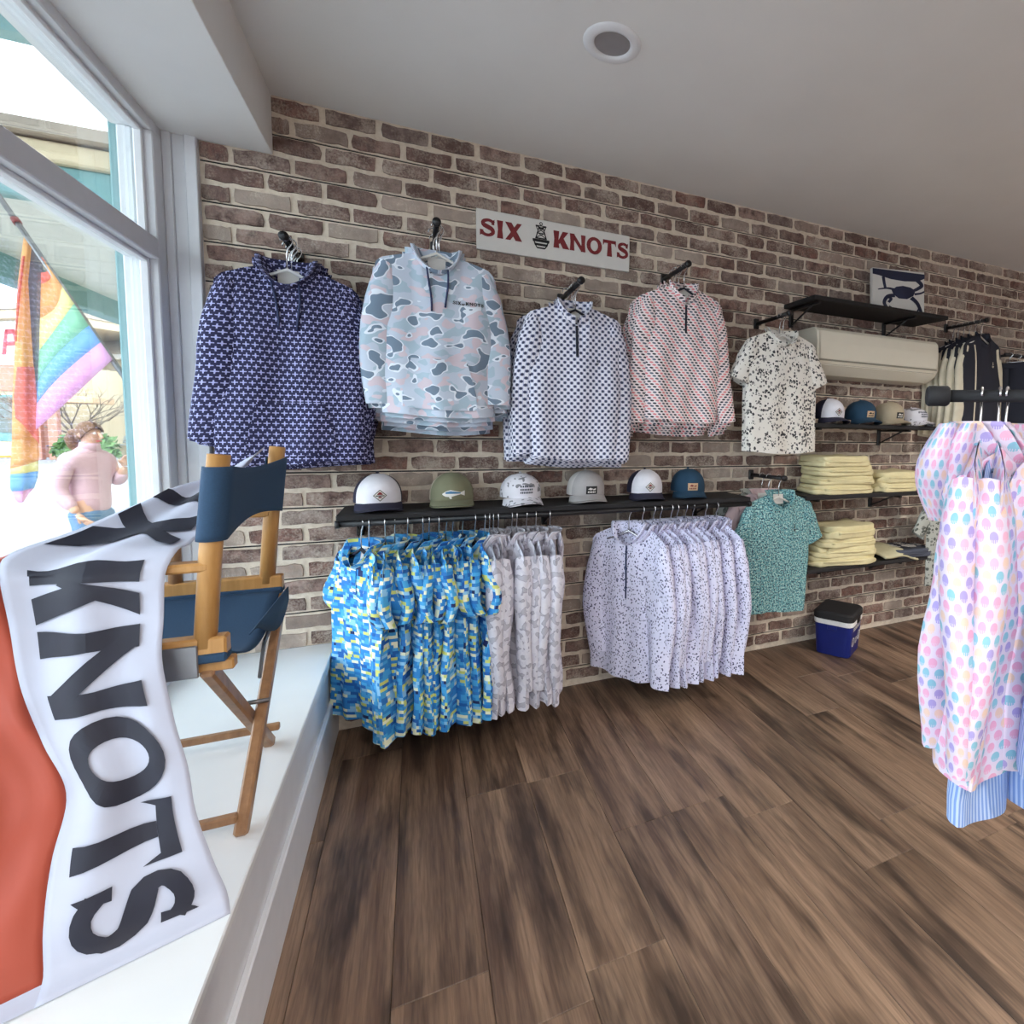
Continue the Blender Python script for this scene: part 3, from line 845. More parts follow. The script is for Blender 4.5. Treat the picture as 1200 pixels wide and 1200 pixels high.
    def marks(s, name, quads, mat, parent, off=.005):
        mb = MB()
        for i, q in enumerate(quads): mb.quad([s.at(p[0], p[1], off + .0002 * (i % 5)) for p in q])
        return mb.build(name, mat, parent)
    def label_tag(s, parent, mat=None):
        V = [(-.035, s.t0 * .6, -.004), (.035, s.t0 * .6, -.004), (.032, s.t0 * .35, -.06), (-.032, s.t0 * .35, -.06)]
        return link('neck_tape', V, [(0, 1, 2, 3)], mat or M['signwhite'], parent)

def hanger_mesh(name, label, group, hookm, barm, loc, rz, width=.19, thick=.0045, bar_r=.006, pants=False):
    t = thing(name, label, 'hanger', loc, rz, group)
    pts = [(0, 0, -.105), (0, 0, -.05), (.004, 0, -.03)]
    for i in range(9):
        a = -.6 + i / 8 * (pi + .7); pts.append((.0185 * math.cos(a) if True else 0, 0, .0005 + .0185 * math.sin(a)))
    pts = [(0, p[0], p[2]) if False else p for p in pts]
    # the hook opens sideways so that it sits over the rail (rail along local y)
    tube('hook', pts, .0026, hookm, t, 6)
    width *= .72
    tube('shoulder_bar', [(-width, 0, -.158), (-width * .5, 0, -.136), (0, 0, -.106), (width * .5, 0, -.136), (width, 0, -.158)], bar_r, barm, t, 6)
    return t
# NOTE a hanger on a bar that comes straight out of the wall needs its plane along x (bar along y): rz = 0
def faceout(x, z, tip, label):
    t = thing('hanging_bracket', label, 'bracket', (x, 0, z), 0, 'black bars on the brick wall')
    box('wall_plate', (-.016, -.02, -.03), (.016, -.002, .03), M['black'], t, bev=.004)
    tube('bar', [(0, -.01, 0), (0, tip * .5, .0), (0, tip, .004)], .0115, M['black'], t, 12)
    tube('end_knob', [(0, tip + .004, .004), (0, tip - .016, .004)], .0165, M['black'], t, 12)
    return t

def hang_stack(key, x, z, tip, label_br, ys, build, hookm, barm, gname, hname, phr, drop=.1, jit=.012, hz=.0):
    """build() makes the garment; copies hang behind it towards the wall"""
    faceout(x, z, tip, label_br)
    r = random.Random(key); first = None
    for i, y in enumerate(ys):
        rz = r.uniform(-.05, .05) if i else 0.0
        dx = r.uniform(-jit, jit) if i else 0
        lab = phr if i == 0 else '%s, %s behind the front one' % (hname, ORD[i - 1])
        if i == 0:
            first = build(lab); first.location = (x, y, z - drop); first['group'] = gname
        else: q = dup(first, (x + dx, y, z - drop), rz, lab, gname); q.scale = (1 + .01 * i, 1, 1 + hz * i)
        h = hanger_mesh('clothes_hanger', 'hanger inside the %s' % (lab if i else phr), 'hangers on the wall bars', hookm, barm, (x + dx, y, z + .0), rz, .17)
    return first

def ly(s, x, z, par, mat=None, k=1.0):   # tiny chest emblem: a buoy
    q = [[(x + p[0] * .022 * k, z + (p[1] - .5) * .026 * k) for p in qq] for qq in buoy()[-9:]] + [[(x - .003 * k, z), (x + .003 * k, z), (x + .0015 * k, z + .016 * k), (x - .0015 * k, z + .016 * k)]]
    s.marks('chest_emblem', q, mat or M['ink'], par)

def build_navy(lab):
    t = thing('hooded_shirt', lab, 'hoodie'); s = Shirt(.222, .245, .735, .055, t0=.036, amp=.024, seed=11)
    s.body(M['navy'], t); s.hood(M['navy'], t); s.cords(M['cord'], t, .035, .16, .17); s.pocket(M['navy'], t); s.label_tag(t)
    s.sleeve(-1, M['navy'], t, .6, .085, .03, r1=.055, y0=-.004); s.sleeve(1, M['navy'], t, .63, .0, .035, y0=.012)
    for x in (.03,): pass
    return t
def build_camo(lab):
    t = thing('hooded_shirt', lab, 'hoodie'); s = Shirt(.225, .214, .655, .042, t0=.036, amp=.016, seed=12)
    s.body(M['camo'], t); s.hood(M['camo'], t, up=.03); s.cords(M['cord'], t, .032, .17, .15); s.pocket(M['camo'], t); s.label_tag(t)
    s.sleeve(-1, M['camo'], t, .57, .035, .03); s.sleeve(1, M['camo'], t, .56, .05, .04)
    q = []; x = .055
    for c in 'SIX': 
        g, w = glyph(c); q += [[(x + p[0] * .013, -.195 + p[1] * .013) for p in k] for k in g]; x += (w + .15) * .013
    q += [[(x + .006 + p[0] * .02, -.198 + p[1] * .022) for p in k] for k in buoy()[-8:]]; x += .016
    for c in 'KNOTS':
        g, w = glyph(c); q += [[(x + p[0] * .013, -.195 + p[1] * .013) for p in k] for k in g]; x += (w + .15) * .013
    s.marks('chest_lettering', q, M['ink'], t); return t
def build_zip(lab, mat, s, cuffs):
    t = thing('quarter_zip_pullover', lab, 'pullover')
    s.body(mat, t); s.ring('collar', mat, t, rise=.05, flare=.004, fz=.035, open_front=.12); s.label_tag(t)
    z0 = -s.fd - .005; s.strip('zipper', M['navycloth'], t, z0, z0 - .14, .012)
    ly(s, .095, -.25, t); a, b, c, d = cuffs
    s.sleeve(-1, mat, t, a, b, .03); s.sleeve(1, mat, t, c, d, .03); return t
def build_polo(lab, mat, s, emb=True, sl=(.23, .03), name='polo_shirt'):
    t = thing(name, lab, 'polo shirt')
    s.body(mat, t); s.ring('collar', mat, t, rise=.035, flare=.022, fz=.012, open_front=.1); s.label_tag(t)
    s.strip('placket', mat, t, -s.fd - .003, -s.fd - .12, .03, .003)
    if emb: ly(s, .09, -.2, t, k=1.5)
    s.sleeve(-1, mat, t, sl[0], sl[1], short=True); s.sleeve(1, mat, t, sl[0], sl[1], short=True); return t

hang_stack(1, -.43, 2.076, -.305, 'black wall bar above the navy star print hoodie', [-.27, -.235, -.2, -.165, -.13, -.095], build_navy, M['chrome'], M['whitep'],
           'navy hoodies on the wall bar', 'navy star print hoodie', 'navy hoodie with pale star print hanging in front beside the window', .1, hz=.008)
hang_stack(2, .085, 2.205, -.35, 'black wall bar above the pale camo hoodie', [-.31, -.275, -.235, -.19, -.145], build_camo, M['chrome'], M['signwhite'],
           'camo hoodies on the wall bar', 'pale blue camo hoodie', 'pale blue camo hoodie with navy cords hanging in front', .115, hz=.028)
hang_stack(3, .667, 2.045, -.39, 'black wall bar above the white dotted pullover', [-.3, -.262, -.22, -.175, -.13],
           lambda l: build_zip(l, M['diamond'], Shirt(.228, .206, .70, .05, t0=.034, amp=.017, seed=13), (.63, .04, .66, .03)), M['chrome'], M['navycloth'],
           'dotted pullovers on the wall bar', 'white pullover with navy dot check', 'white quarter zip pullover with navy dot check hanging in front', .092, hz=.016)
hang_stack(4, 1.24, 2.225, -.305, 'black wall bar above the red and black tick pullover', [-.27, -.225, -.18, -.13],
           lambda l: build_zip(l, M['red'], Shirt(.232, .205, .68, .06, t0=.034, amp=.017, seed=14), (.63, .06, .62, .08)), M['chrome'], M['navycloth'],
           'red tick pullovers on the wall bar', 'white pullover with red and black ticks', 'quarter zip pullover with red and black ticks hanging in front', .105, hz=.034)
hang_stack(5, 1.86, 2.047, -.33, 'black wall bar above the black blob print polo', [-.28, -.24],
           lambda l: build_polo(l, M['polo'], Shirt(.24, .245, .675, .06, t0=.032, amp=.010, seed=15)), M['chrome'], M['signwhite'],
           'blob print polos on the wall bar', 'cream polo with black blob print', 'cream polo shirt with black blob print beside the air conditioner', .092)
# teal polo with pink shirts behind it
faceout(1.85, 1.131, -.34, 'black wall bar above the teal polo')
t = build_polo('teal polo shirt with dark speckle print hanging low on the wall', M['teal'], Shirt(.238, .205, .69, .06, t0=.032, amp=.010, seed=16)); t.location = (1.87, -.285, 1.041)
hanger_mesh('clothes_hanger', 'hanger inside the teal polo', 'hangers on the wall bars', M['chrome'], M['signwhite'], (1.86, -.285, 1.131), 0, .17)
t = build_polo('plain dusty pink polo shirt behind the teal polo', M['dusty'], Shirt(.24, .21, .66, .055, t0=.03, amp=.012, seed=17), False); t.location = (1.82, -.2, 1.04)
hanger_mesh('clothes_hanger', 'hanger inside the dusty pink polo', 'hangers on the wall bars', M['chrome'], M['signwhite'], (1.85, -.2, 1.131), 0, .17)
t = build_polo('grey leaf print polo shirt nearest the wall behind the teal polo', M['greycamo'], Shirt(.245, .215, .66, .055, t0=.03, amp=.012, seed=18), False); t.location = (1.8, -.13, 1.035)
hanger_mesh('clothes_hanger', 'hanger inside the grey leaf print polo behind the teal polo', 'hangers on the wall bars', M['chrome'], M['signwhite'], (1.85, -.13, 1.131), 0, .17)

# ------------------------------------------------------------------ shelves
def shelf(name, label, x0, x1, ztop, depth=.3, rail=False, brackets=(.12, .88), th=.026, zb=.11):
    t = thing(name, label, 'shelf', ((x0 + x1) / 2, 0, ztop), 0, 'black shelves on the brick wall')
    L = (x1 - x0) / 2
    box('board', (-L, -depth, -th), (L, -.008, 0), M['blackmatte'], t, bev=.004)
    for k in brackets:
        bx = -L + 2 * L * k
        b = box('bracket', (bx - .014, -.022, -th - zb), (bx + .014, -.006, -th), M['black'], t, bev=.003)
        bar('arm', Vector((bx, -.02, -th - .008)) - b.location, Vector((bx, -depth + .02, -th - .008)) - b.location, .02, .012, M['black'], b, (1, 0, 0), .002)
        tube('stay', [Vector((bx, -.022, -th - zb + .015)) - b.location, Vector((bx, -depth * .72, -th - .01)) - b.location], .0055, M['black'], b, 8)
    if rail:
        zr = -th - .012
        tube('hang_rail', [(-L + .0, -.3, zr), (L - .0, -.3, zr)], .0125, M['black'], t, 12)
        for sx in (-1, 1): tube('rail_cap', [(sx * (L - .012), -.3, zr), (sx * (L + .004), -.3, zr)], .016, M['black'], t, 12)
    return t
ZS = 1.032
shelf('wall_shelf', 'long black shelf with caps on top and shirts on the rail below', -.295, 1.655, ZS, .31, True, (.03, .45, .9))
RAILZ = ZS - .038
shelf('wall_shelf', 'highest black shelf, with the crab picture, above the air conditioner', 2.06, 3.19, 2.185, .3, False, (.05, .75))
shelf('wall_shelf', 'black shelf with four caps below the air conditioner', 2.09, 3.19, 1.452, .3, False, (.06, .74))
shelf('wall_shelf', 'black shelf with two cream stacks', 2.05, 3.16, 1.02, .3, False, (.1, .72))
shelf('wall_shelf', 'lowest black shelf with cream stack and charcoal tees', 2.08, 3.16, .575, .3, False, (.1, .74))

# ------------------------------------------------------------------ garments on the rail under the shelf
def rail_row(xs, protos, rz0, jit, phr, gname, hgroup, hookm, barm, seed, name, zj=.008):
    r = random.Random(seed); n = len(xs); used = set()
    for i, x in enumerate(xs):
        k = r.randrange(len(protos)) if i >= len(protos) else i
        rz = rz0(i, n) + r.uniform(-jit, jit); lab = '%s, %s from the left on the rail' % (phr, ORD[i]) if 0 < i < n - 1 else ('%s, leftmost on the rail' % phr if i == 0 else '%s, rightmost of its row' % phr)
        loc = (x, -.3 + r.uniform(-.012, .012), RAILZ - .088 - r.uniform(0, zj))
        if k not in used:
            used.add(k); p = protos[k]; p.location = loc; p.rotation_euler = (0, 0, rz); p['label'] = lab; p['group'] = gname
        else: dup(protos[k], loc, rz, lab, gname)
        hanger_mesh('clothes_hanger', 'hanger in the %s' % lab.replace(' pixel print', '').replace(' fleck print', '').replace(' on the rail', '').replace(' and lime',''), hgroup, hookm, barm, (x, loc[1], RAILZ), rz, .17, bar_r=.007)
def rail_x(pxs, py): return [at_y(p, py, -.3)[0] for p in pxs]
blue_x = rail_x([422.5, 431.8, 451.1, 462.2, 477.1, 495.5, 502.7, 514, 522.6, 530.4, 542.1, 556.2], 612)
def pix_proto(sd):
    return build_polo('', M['pixel'], Shirt(.205, .235, .73, .06, t0=.034, amp=.022, seed=sd, fold=1.3), False, (.22, .02))
rail_row(blue_x, [pix_proto(30 + i) for i in range(4)], lambda i, n: math.radians(-58 if i == 0 else -86 + i * .8), .10, 'blue and lime pixel print polo shirt', 'blue pixel polos on the rail', 'hangers on the blue polo rail', M['chrome'], M['navycloth'], 5, 'polo_shirt')
lc_x = rail_x([568.1, 573.1, 578, 584, 599.7, 605.6, 617.1, 627.7, 644], 605)
def lc_proto(sd):
    t = thing('hooded_shirt', '', 'hoodie'); s = Shirt(.205, .22, .72, .06, t0=.03, amp=.02, seed=sd, fold=1.3)
    s.body(M['lightcamo'], t); s.hood(M['lightcamo'], t, w=.09, h=.16, d=.03, up=.02)
    for sd_ in (-1, 1): s.sleeve(sd_, M['lightcamo'], t, .58, .0, .02, ry=.036)
    return t
rail_row(lc_x, [lc_proto(40 + i) for i in range(3)], lambda i, n: math.radians(-88 - i * .5), .09, 'pale grey camo hoodie', 'pale grey camo hoodies on the rail', 'hangers on the grey camo row', M['chrome'], M['signwhite'], 6, 'hooded_shirt')
lv_x = rail_x([738.2, 752, 765, 773.7, 786, 793.3, 803.6, 812.5, 827, 838.6], 592)
def lv_proto(sd, zipp=False):
    t = thing('hooded_shirt', '', 'hoodie'); s = Shirt(.21, .225, .76, .06, t0=.03, amp=.018, seed=sd, fold=1.2)
    s.body(M['speck'], t); s.hood(M['speck'], t, w=.09, h=.15, d=.03, up=.02)
    if zipp: s.strip('zipper', M['cord'], t, -s.fd - .004, -s.fd - .27, .010)
    else: s.strip('zipper', M['cord'], t, -s.fd - .004, -s.fd - .2, .006)
    for sd_ in (-1, 1): s.sleeve(sd_, M['speck'], t, .6, .0, .02, ry=.036)
    return t
rail_row(lv_x, [lv_proto(50, True)] + [lv_proto(51 + i) for i in range(3)], lambda i, n: math.radians(-46 if i == 0 else -79), .07, 'lavender fleck print hoodie', 'lavender hoodies on the rail', 'hangers on the lavender row', M['chrome'], M['chrome'], 8, 'hooded_shirt')
# ------------------------------------------------------------------ caps
def cap_parts(t, seed, crown_m, front_m, brim_m, brim_len=.072, curve=.022, w=.092, hgt=.122, front_half=62, patch=None, brim_drop=.012, mesh_m=None):
    """front towards -y, base of the sweatband at z = brim_drop"""
    r = random.Random(seed); nA, nT = 40, 14
    def rad(a, tt):
        # a = 0 is the front; the front panel stands up, the back rounds off
        fr = max(0, math.cos(a)); e = (1 - tt ** (2.6 + 1.2 * fr)) ** .5
        return e
    def P(a, tt, off=0.0):
        fr = max(0, math.cos(a)); e = max(rad(a, tt), .0); ww = w + off; dd = w * 1.14 + off
        x = math.sin(a) * ww * e; y = -math.cos(a) * dd * e; z = brim_drop + (hgt + off * .6) * tt * (1 - .03 * (1 - fr))
        y -= .01 * fr * math.sin(tt * pi)
        return (x, y, z)
    V = []; 
    for i in range(nA):
        for j in range(nT): V.append(P(2 * pi * i / nA, j / (nT - 1)))
    link('crown', V, grid_faces(nA, nT, True), crown_m, t, True)
    V = []; n2 = 18; fh = math.radians(front_half)
    for i in range(n2):
        a = -fh + 2 * fh * i / (n2 - 1)
        for j in range(nT): V.append(P(a * (1 - .25 * (j / (nT - 1)) ** 3), j / (nT - 1) * .97, .0022))
    link('front_panel', V, grid_faces(n2, nT), front_m, t, True)
    V = []; nb, nr = 22, 6; bh = math.radians(72)
    for lay in (0, 1):
        for i in range(nb):
            u = -1 + 2 * i / (nb - 1); a = u * bh
            for j in range(nr):
                k = j / (nr - 1); reach = brim_len * (1 - abs(u) ** 3.2) ** .8 if abs(u) < 1 else 0
                x = math.sin(a) * w * (1 + .06 * k); y = -math.cos(a) * w * 1.14 - reach * k
                z = brim_drop + .004 - curve * (math.sin(a) ** 2) * (0.35 + .65 * k) - .018 * k - lay * .004
                V.append((x, y, z))
    F = grid_faces(nb, nr) + [q[::-1] for q in grid_faces(nb, nr, off=nb * nr)]
    for i in range(nb - 1): a0 = i * nr + nr - 1; F.append((a0, a0 + nb * nr, a0 + nr + nb * nr, a0 + nr))
    link('brim', V, F, brim_m, t, True)
    v, f = lathe_vf([(.0001, .006), (.005, .005), (.007, 0)], 10, (0, 0, brim_drop + hgt - .001)); link('button', v, f, crown_m, t, True)
    if patch:
        for nm, quads, mat, off in patch:
            mb = MB()
            for q0 in quads:
                v_, f_ = subq(q0, 4); pts = []
                for (x, z) in v_:
                    tt = min(max((z - brim_drop) / hgt, 0), .96); a = math.asin(max(-1, min(1, x / (w * max(rad(0, tt), .3)))))
                    pts.append(P(a, tt, .0042 + off))
                mb.add(pts, f_)
            mb.build(nm, mat, t)
def diamond(cx, cz, r): return [(cx, cz - r), (cx + r, cz), (cx, cz + r), (cx - r, cz)]
def patch_diamond():
    cz = .07; k = .024
    ring = []
    for i in range(4):
        a = diamond(0, cz, k); b = diamond(0, cz, k * .86); ring.append([a[i], a[(i + 1) % 4], b[(i + 1) % 4], b[i]])
    red = [[(-.011, cz + .003), (.011, cz + .003), (.003, cz + .014), (-.003, cz + .014)], [(-.008, cz - .010), (.008, cz - .010), (.003, cz - .004), (-.003, cz - .004)]]
    blk = [[(-.015, cz - .003), (.015, cz - .003), (.016, cz + .001), (-.016, cz + .001)]] + ring
    return [('patch', [diamond(0, cz, k * 1.05)], M['signwhite'], .0003), ('patch_ink', blk, M['ink'], .0008), ('patch_red', red, M['maroon'], .0008)]
def patch_fish():
    z = .068; up = [(-.042, z), (-.03, z + .010), (-.012, z + .016), (.008, z + .012), (.028, z + .006), (.044, z + .012)]; dn = [(-.042, z - .004), (-.03, z - .012), (-.012, z - .014), (.008, z - .008), (.028, z - .003), (.044, z - .010)]
    q = [[up[i], up[i + 1], dn[i + 1], dn[i]] for i in range(5)] + [[(-.018, z - .012), (-.008, z - .012), (-.006, z - .022), (-.014, z - .022)]]
    mid = [[(up[i][0], up[i][1] * .0 + z + (up[i][1] - z) * .72), (up[i + 1][0], z + (up[i + 1][1] - z) * .72), (up[i + 1][0], z), (up[i][0], z)] for i in range(1, 4)]
    return [('fish_patch', q, M['signwhite'], .0004), ('fish_back', mid, M['steelblue'], .0009)]
def patch_box(col, ink, dx=0):
    z = .064; a, b = .026, .019
    q = [(-a + dx, z - b), (a + dx, z - b), (a + dx, z + b), (-a + dx, z + b)]
    f = [[(-.018 + dx, z + .004), (-.004 + dx, z + .000), (.006 + dx, z + .006), (-.008 + dx, z + .012)], [(.004 + dx, z + .003), (.018 + dx, z + .010), (.018 + dx, z + .001), (.006 + dx, z)]] + \
        [[(-.018 + i * .0075 + dx, z - .013), (-.013 + i * .0075 + dx, z - .013), (-.013 + i * .0075 + dx, z - .005), (-.018 + i * .0075 + dx, z - .005)] for i in range(5)]
    return [('patch', [q], col, .0004), ('patch_ink', f, ink, .0009)]
def patch_text():
    q = []
    for r_, (wd, z) in enumerate(((6, .086), (7, .072), (8, .058))):
        for i in range(wd): q.append([(-.028 + i * 0.056 / wd, z), (-.028 + (i + .7) * .056 / wd, z), (-.028 + (i + .7) * .056 / wd, z + .008), (-.028 + i * .056 / wd, z + .008)])
    return [('embroidery', q, M['greytee'], .0005)]
M['steelblue'] = plain('fish_blue', '#3d7299', .6)
M['olive'] = plain('olive_twill', '#77775f', .85); M['khaki'] = plain('khaki_net', '#b9ab98', .9)
M['capnavy'] = plain('cap_navy', '#23223a', .85); M['capwhite'] = plain('cap_white_foam', '#e3e2ea', .8)
M['capgrey'] = plain('cap_grey_twill', '#a8a4a4', .85); M['capnet'] = plain('cap_light_net', '#c8c3c0', .9); M['capteal'] = plain('cap_dark_teal', '#1e4059', .85)
M['tan'] = plain('tan_leather_patch', '#c9a987', .6); M['beige'] = plain('cap_beige_twill', '#b2a48c', .85)
b = NB('cap_camo', .85); o_ = b.obj(); n1 = b.noise(o_, 34, 1); b.base(b.mix(b.math('GREATER_THAN', n1, .59), hexc('#dddbe3'), hexc('#85858c'))); M['capcamo'] = b.m
def cap(x, y, ztop, rz, label, **kw):
    t = thing('cap', label, 'cap', (x, y, ztop), rz, kw.pop('group')); d = kw.get('brim_drop', .026)
    cap_parts(t, 1, brim_drop=.036, **kw); return t
G1 = 'caps on the long shelf'; G2 = 'caps on the shelf below the air conditioner'
cap(-.155, -.17, ZS, .12, 'white front cap with navy brim at the window end of the long shelf', crown_m=M['capnavy'], front_m=M['capwhite'], brim_m=M['capnavy'], patch=patch_diamond(), group=G1)
cap(.135, -.17, ZS, .02, 'olive cap with khaki sides and a white fish patch', crown_m=M['khaki'], front_m=M['olive'], brim_m=M['olive'], patch=patch_fish(), front_half=70, curve=.012, group=G1)
cap(.437, -.17, ZS, .1, 'pale camo cap with small grey embroidery on the long shelf', crown_m=M['capcamo'], front_m=M['capcamo'], brim_m=M['capcamo'], patch=patch_text(), curve=.03, hgt=.112, group=G1)
cap(.755, -.17, ZS, .0, 'grey cap with a black box patch on the long shelf', crown_m=M['capnet'], front_m=M['capgrey'], brim_m=M['capgrey'], patch=patch_box(M['ink'], M['signwhite']), group=G1)
cap(1.075, -.17, ZS, -.12, 'navy cap with white front beside the dark teal cap', crown_m=M['capnavy'], front_m=M['capwhite'], brim_m=M['capnavy'], patch=patch_diamond(), group=G1)
cap(1.33, -.17, ZS, -.2, 'dark teal cap with a tan patch at the far end of the long shelf', crown_m=M['capteal'], front_m=M['capteal'], brim_m=M['capteal'], patch=patch_box(M['tan'], M['maroon']), group=G1)
cap(2.30, -.17, 1.452, -.1, 'navy cap with white front on the shelf under the air conditioner', crown_m=M['capnavy'], front_m=M['capwhite'], brim_m=M['capnavy'], patch=patch_diamond(), group=G2)
cap(2.565, -.17, 1.452, -.12, 'dark teal cap with cream patch on the shelf under the air conditioner', crown_m=M['capteal'], front_m=M['capteal'], brim_m=M['capteal'], patch=patch_box(M['tan'], M['ink']), group=G2)
cap(2.81, -.17, 1.452, -.05, 'beige cap with black box patch on the shelf under the air conditioner', crown_m=M['beige'], front_m=M['beige'], brim_m=M['beige'], patch=patch_box(M['ink'], M['signwhite']), group=G2)
cap(3.03, -.17, 1.452, 0, 'pale camo cap at the far end of the shelf under the air conditioner', crown_m=M['capcamo'], front_m=M['capcamo'], brim_m=M['capcamo'], patch=patch_text(), hgt=.09, curve=.03, group=G2)

# ------------------------------------------------------------------ folded clothes
def folded(label, x, y, z, w, d, h, mat, rz, seed, group, name='folded_hoodie', cat='hoodie', puff=1.0):
    """cloth folded over: two soft layers that share one rounded front fold, a sleeve tucked on top"""
    t = thing(name, label, cat, (x, y, z), rz, group); r = random.Random(seed)
    def slab(nm, z0, hh, w_, d_, ox, oy, par, sd):
        V = []; nA, nP = 40, 9
        for j in range(nP):
            f = j / (nP - 1) * pi; e = max(math.sin(f), .0) ** .45; zz = z0 + hh * (1 - math.cos(f)) / 2
            for i in range(nA):
                a = 2 * pi * i / nA; ca, sa = math.cos(a), math.sin(a); pw = .42
                X = math.copysign(abs(ca) ** pw, ca) * w_ / 2; Y = math.copysign(abs(sa) ** pw, sa) * d_ / 2
                k = (.93 + .07 * e) if 0 < j < nP - 1 else .9
                nz = mnoise.noise(Vector((ca * 2 + sd, sa * 2, zz * 12 + sd))) ; n2 = mnoise.noise(Vector((X * 9 + sd, Y * 9, sd)))
                zq = zz + (hh * .5 * n2 if j > nP // 2 else hh * .12 * nz) - (.1 * hh * (abs(ca) ** 6) if j > nP // 2 else 0)
                V.append((ox + X * k + .016 * nz, oy + Y * k + .014 * nz, max(zq, z0)))
        F = []
        for j in range(nP - 1):
            for i in range(nA): F.append((j * nA + i, j * nA + (i + 1) % nA, (j + 1) * nA + (i + 1) % nA, (j + 1) * nA + i))
        F.append(tuple(range(nA - 1, -1, -1)))
        c = len(V); V.append((ox, oy, z0 + hh * 1.0)); base = (nP - 1) * nA
        for i in range(nA): F.append((base + i, base + (i + 1) % nA, c))
        return link(nm, V, F, mat, par, True)
    slab('lower_fold', 0, h * .56, w, d, 0, 0, t, seed)
    slab('upper_fold', h * .44, h * .56 * puff, w * r.uniform(.93, .98), d * .95, r.uniform(-.006, .006), .0, t, seed + 5)
    pts = [(-w * .36, -d * .47, h * .5), (-w * .1, -d * .505, h * .52), (w * .18, -d * .5, h * .48), (w * .4, -d * .45, h * .52)]
    tube('fold_edge', [catmull([np.array(p) for p in pts], k / 12) for k in range(13)], h * .11, mat, t, 8)
    return t
gA, gB, gC = 'cream hoodies in the tall stack', 'cream hoodies in the short stack', 'cream hoodies on the lowest shelf'
zz = 1.02; wds = ['lowest', 'second from the bottom', 'third from the bottom', 'topmost']
for i, h in enumerate((.062, .056, .058, .062)):
    folded('cream folded hoodie, %s of the taller stack' % wds[i], 2.395 + rnd.uniform(-.025, .025), -.165, zz, .46 - .01 * i, .27, h, M['creamcloth'], rnd.uniform(-.1, .1), 60 + i, gA); zz += h * .97
zz = 1.02
for i, h in enumerate((.06, .072)):
    folded('cream folded hoodie, %s of the shorter stack' % ('lower' if i == 0 else 'upper'), 2.83 + .02 * i, -.165, zz, .36, .27, h, M['creamcloth'], rnd.uniform(-.05, .05), 70 + i, gB); zz += h * .97
zz = .575
for i, h in enumerate((.058, .062, .056, .074)):
    folded('cream folded hoodie, %s of the stack on the lowest shelf' % wds[i], 2.41 + .012 * i, -.17, zz, .5 - .025 * i, .27, h, M['creamcloth'], rnd.uniform(-.13, .13), 80 + i, gC); zz += h * .96
# sage tee hanging over, charcoal tee with print
V = []; nu, nv = 26, 12
for i in range(nu):
    for j in range(nv):
        u, v = i / (nu - 1), j / (nv - 1); x = 2.66 + .3 * u + .05 * v; y = -.06 - .24 * v; z = .60 + .035 * math.sin(pi * u) * (1 - .6 * v) + .01 * math.sin(9 * u + 3 * v) * (1 - v * .5)
        if v > .8: z -= (v - .8) * .16 * (.4 + u)
        V.append((x, y, z))
o = tag(link('folded_tee', V, grid_faces(nu, nv), M['sage'], None, True), 'pale sage tee folded beside the cream stack on the lowest shelf', 't-shirt')
sm = o.modifiers.new('thick', 'SOLIDIFY'); sm.thickness = .012
t = folded('charcoal folded tee with white anchor print on the lowest shelf', 3.0, -.17, .577, .34, .28, .05, M['greytee'], -.05, 90, None, 'folded_tee', 't-shirt')
def topprint(quads, s, z):
    mb = MB()
    for q in quads: mb.quad([(p[0] * s - .01, (p[1] - .5) * s - .03, z) for p in q])
    return mb.build('print', M['signwhite'], t)
rows = [[(-.75 + .0, y), (-.45, y), (-.45, y + .07), (-.75, y + .07)] for y in (.2, .38, .56)] + [[(.42, y), (.75, y), (.75, y + .07), (.42, y + .07)] for y in (.2, .38, .56)]
topprint(buoy() + rows, .17, .066)

# ------------------------------------------------------------------ air conditioner
ac = thing('air_conditioner', 'long white wall air conditioner under the highest shelf', 'air conditioner', (2.70, 0, 1.745))
prof = [(0, 0), (-.06, 0), (-.13, .012), (-.185, .05), (-.205, .085), (-.207, .2), (-.2, .265), (-.185, .285), (-.16, .292), (0, .292)]
L = .53
V = []; n = len(prof); xs = [-L, -L + .012, L - .012, L]; 
for k, x in enumerate(xs):
    s = .985 if k in (0, 3) else 1.0
    for y, z in prof: V.append((x, y * s, .146 + (z - .146) * s))
F = [(k * n + i, k * n + (i + 1) % n, (k + 1) * n + (i + 1) % n, (k + 1) * n + i) for k in range(3) for i in range(n)] + [tuple(range(n)), tuple(3 * n + i for i in range(n - 1, -1, -1))]
fixn(link('housing', V, F, M['acwhite'], ac))
V = []; pp = [(-.209, .1), (-.2105, .15), (-.2105, .2), (-.2035, .266), (-.19, .284)]
for x in (-L + .02, L - .02):
    for y, z in pp: V.append((x, y - .002, z))
for x in (-L + .02, L - .02):
    for y, z in pp: V.append((x, y + .006, z))
m_ = len(pp); F = [(i, i + 1, m_ + i + 1, m_ + i) for i in range(m_ - 1)] + [(0, m_, 3 * m_, 2 * m_), (m_ - 1, 3 * m_ - 1, 4 * m_ - 1, 2 * m_ - 1)]
fixn(link('front_panel', V, F, M['acwhite'], ac))
box('shadow_slot', (-L + .015, -.2085, .088), (L - .015, -.195, .098), M['acdark'], ac, bev=0)
V = [(-L + .03, -.196, .07), (L - .03, -.196, .07), (L - .03, -.14, .014), (-L + .03, -.14, .014)]; V += [(x, y - .004, z - .005) for x, y, z in V]
fixn(link('louvre', V, [(0, 1, 2, 3), (7, 6, 5, 4), (0, 4, 5, 1), (1, 5, 6, 2), (2, 6, 7, 3), (3, 7, 4, 0)], M['acwhite'], ac))
box('louvre_gap', (-L + .03, -.197, .066), (L - .03, -.19, .071), M['acdark'], ac, bev=0)

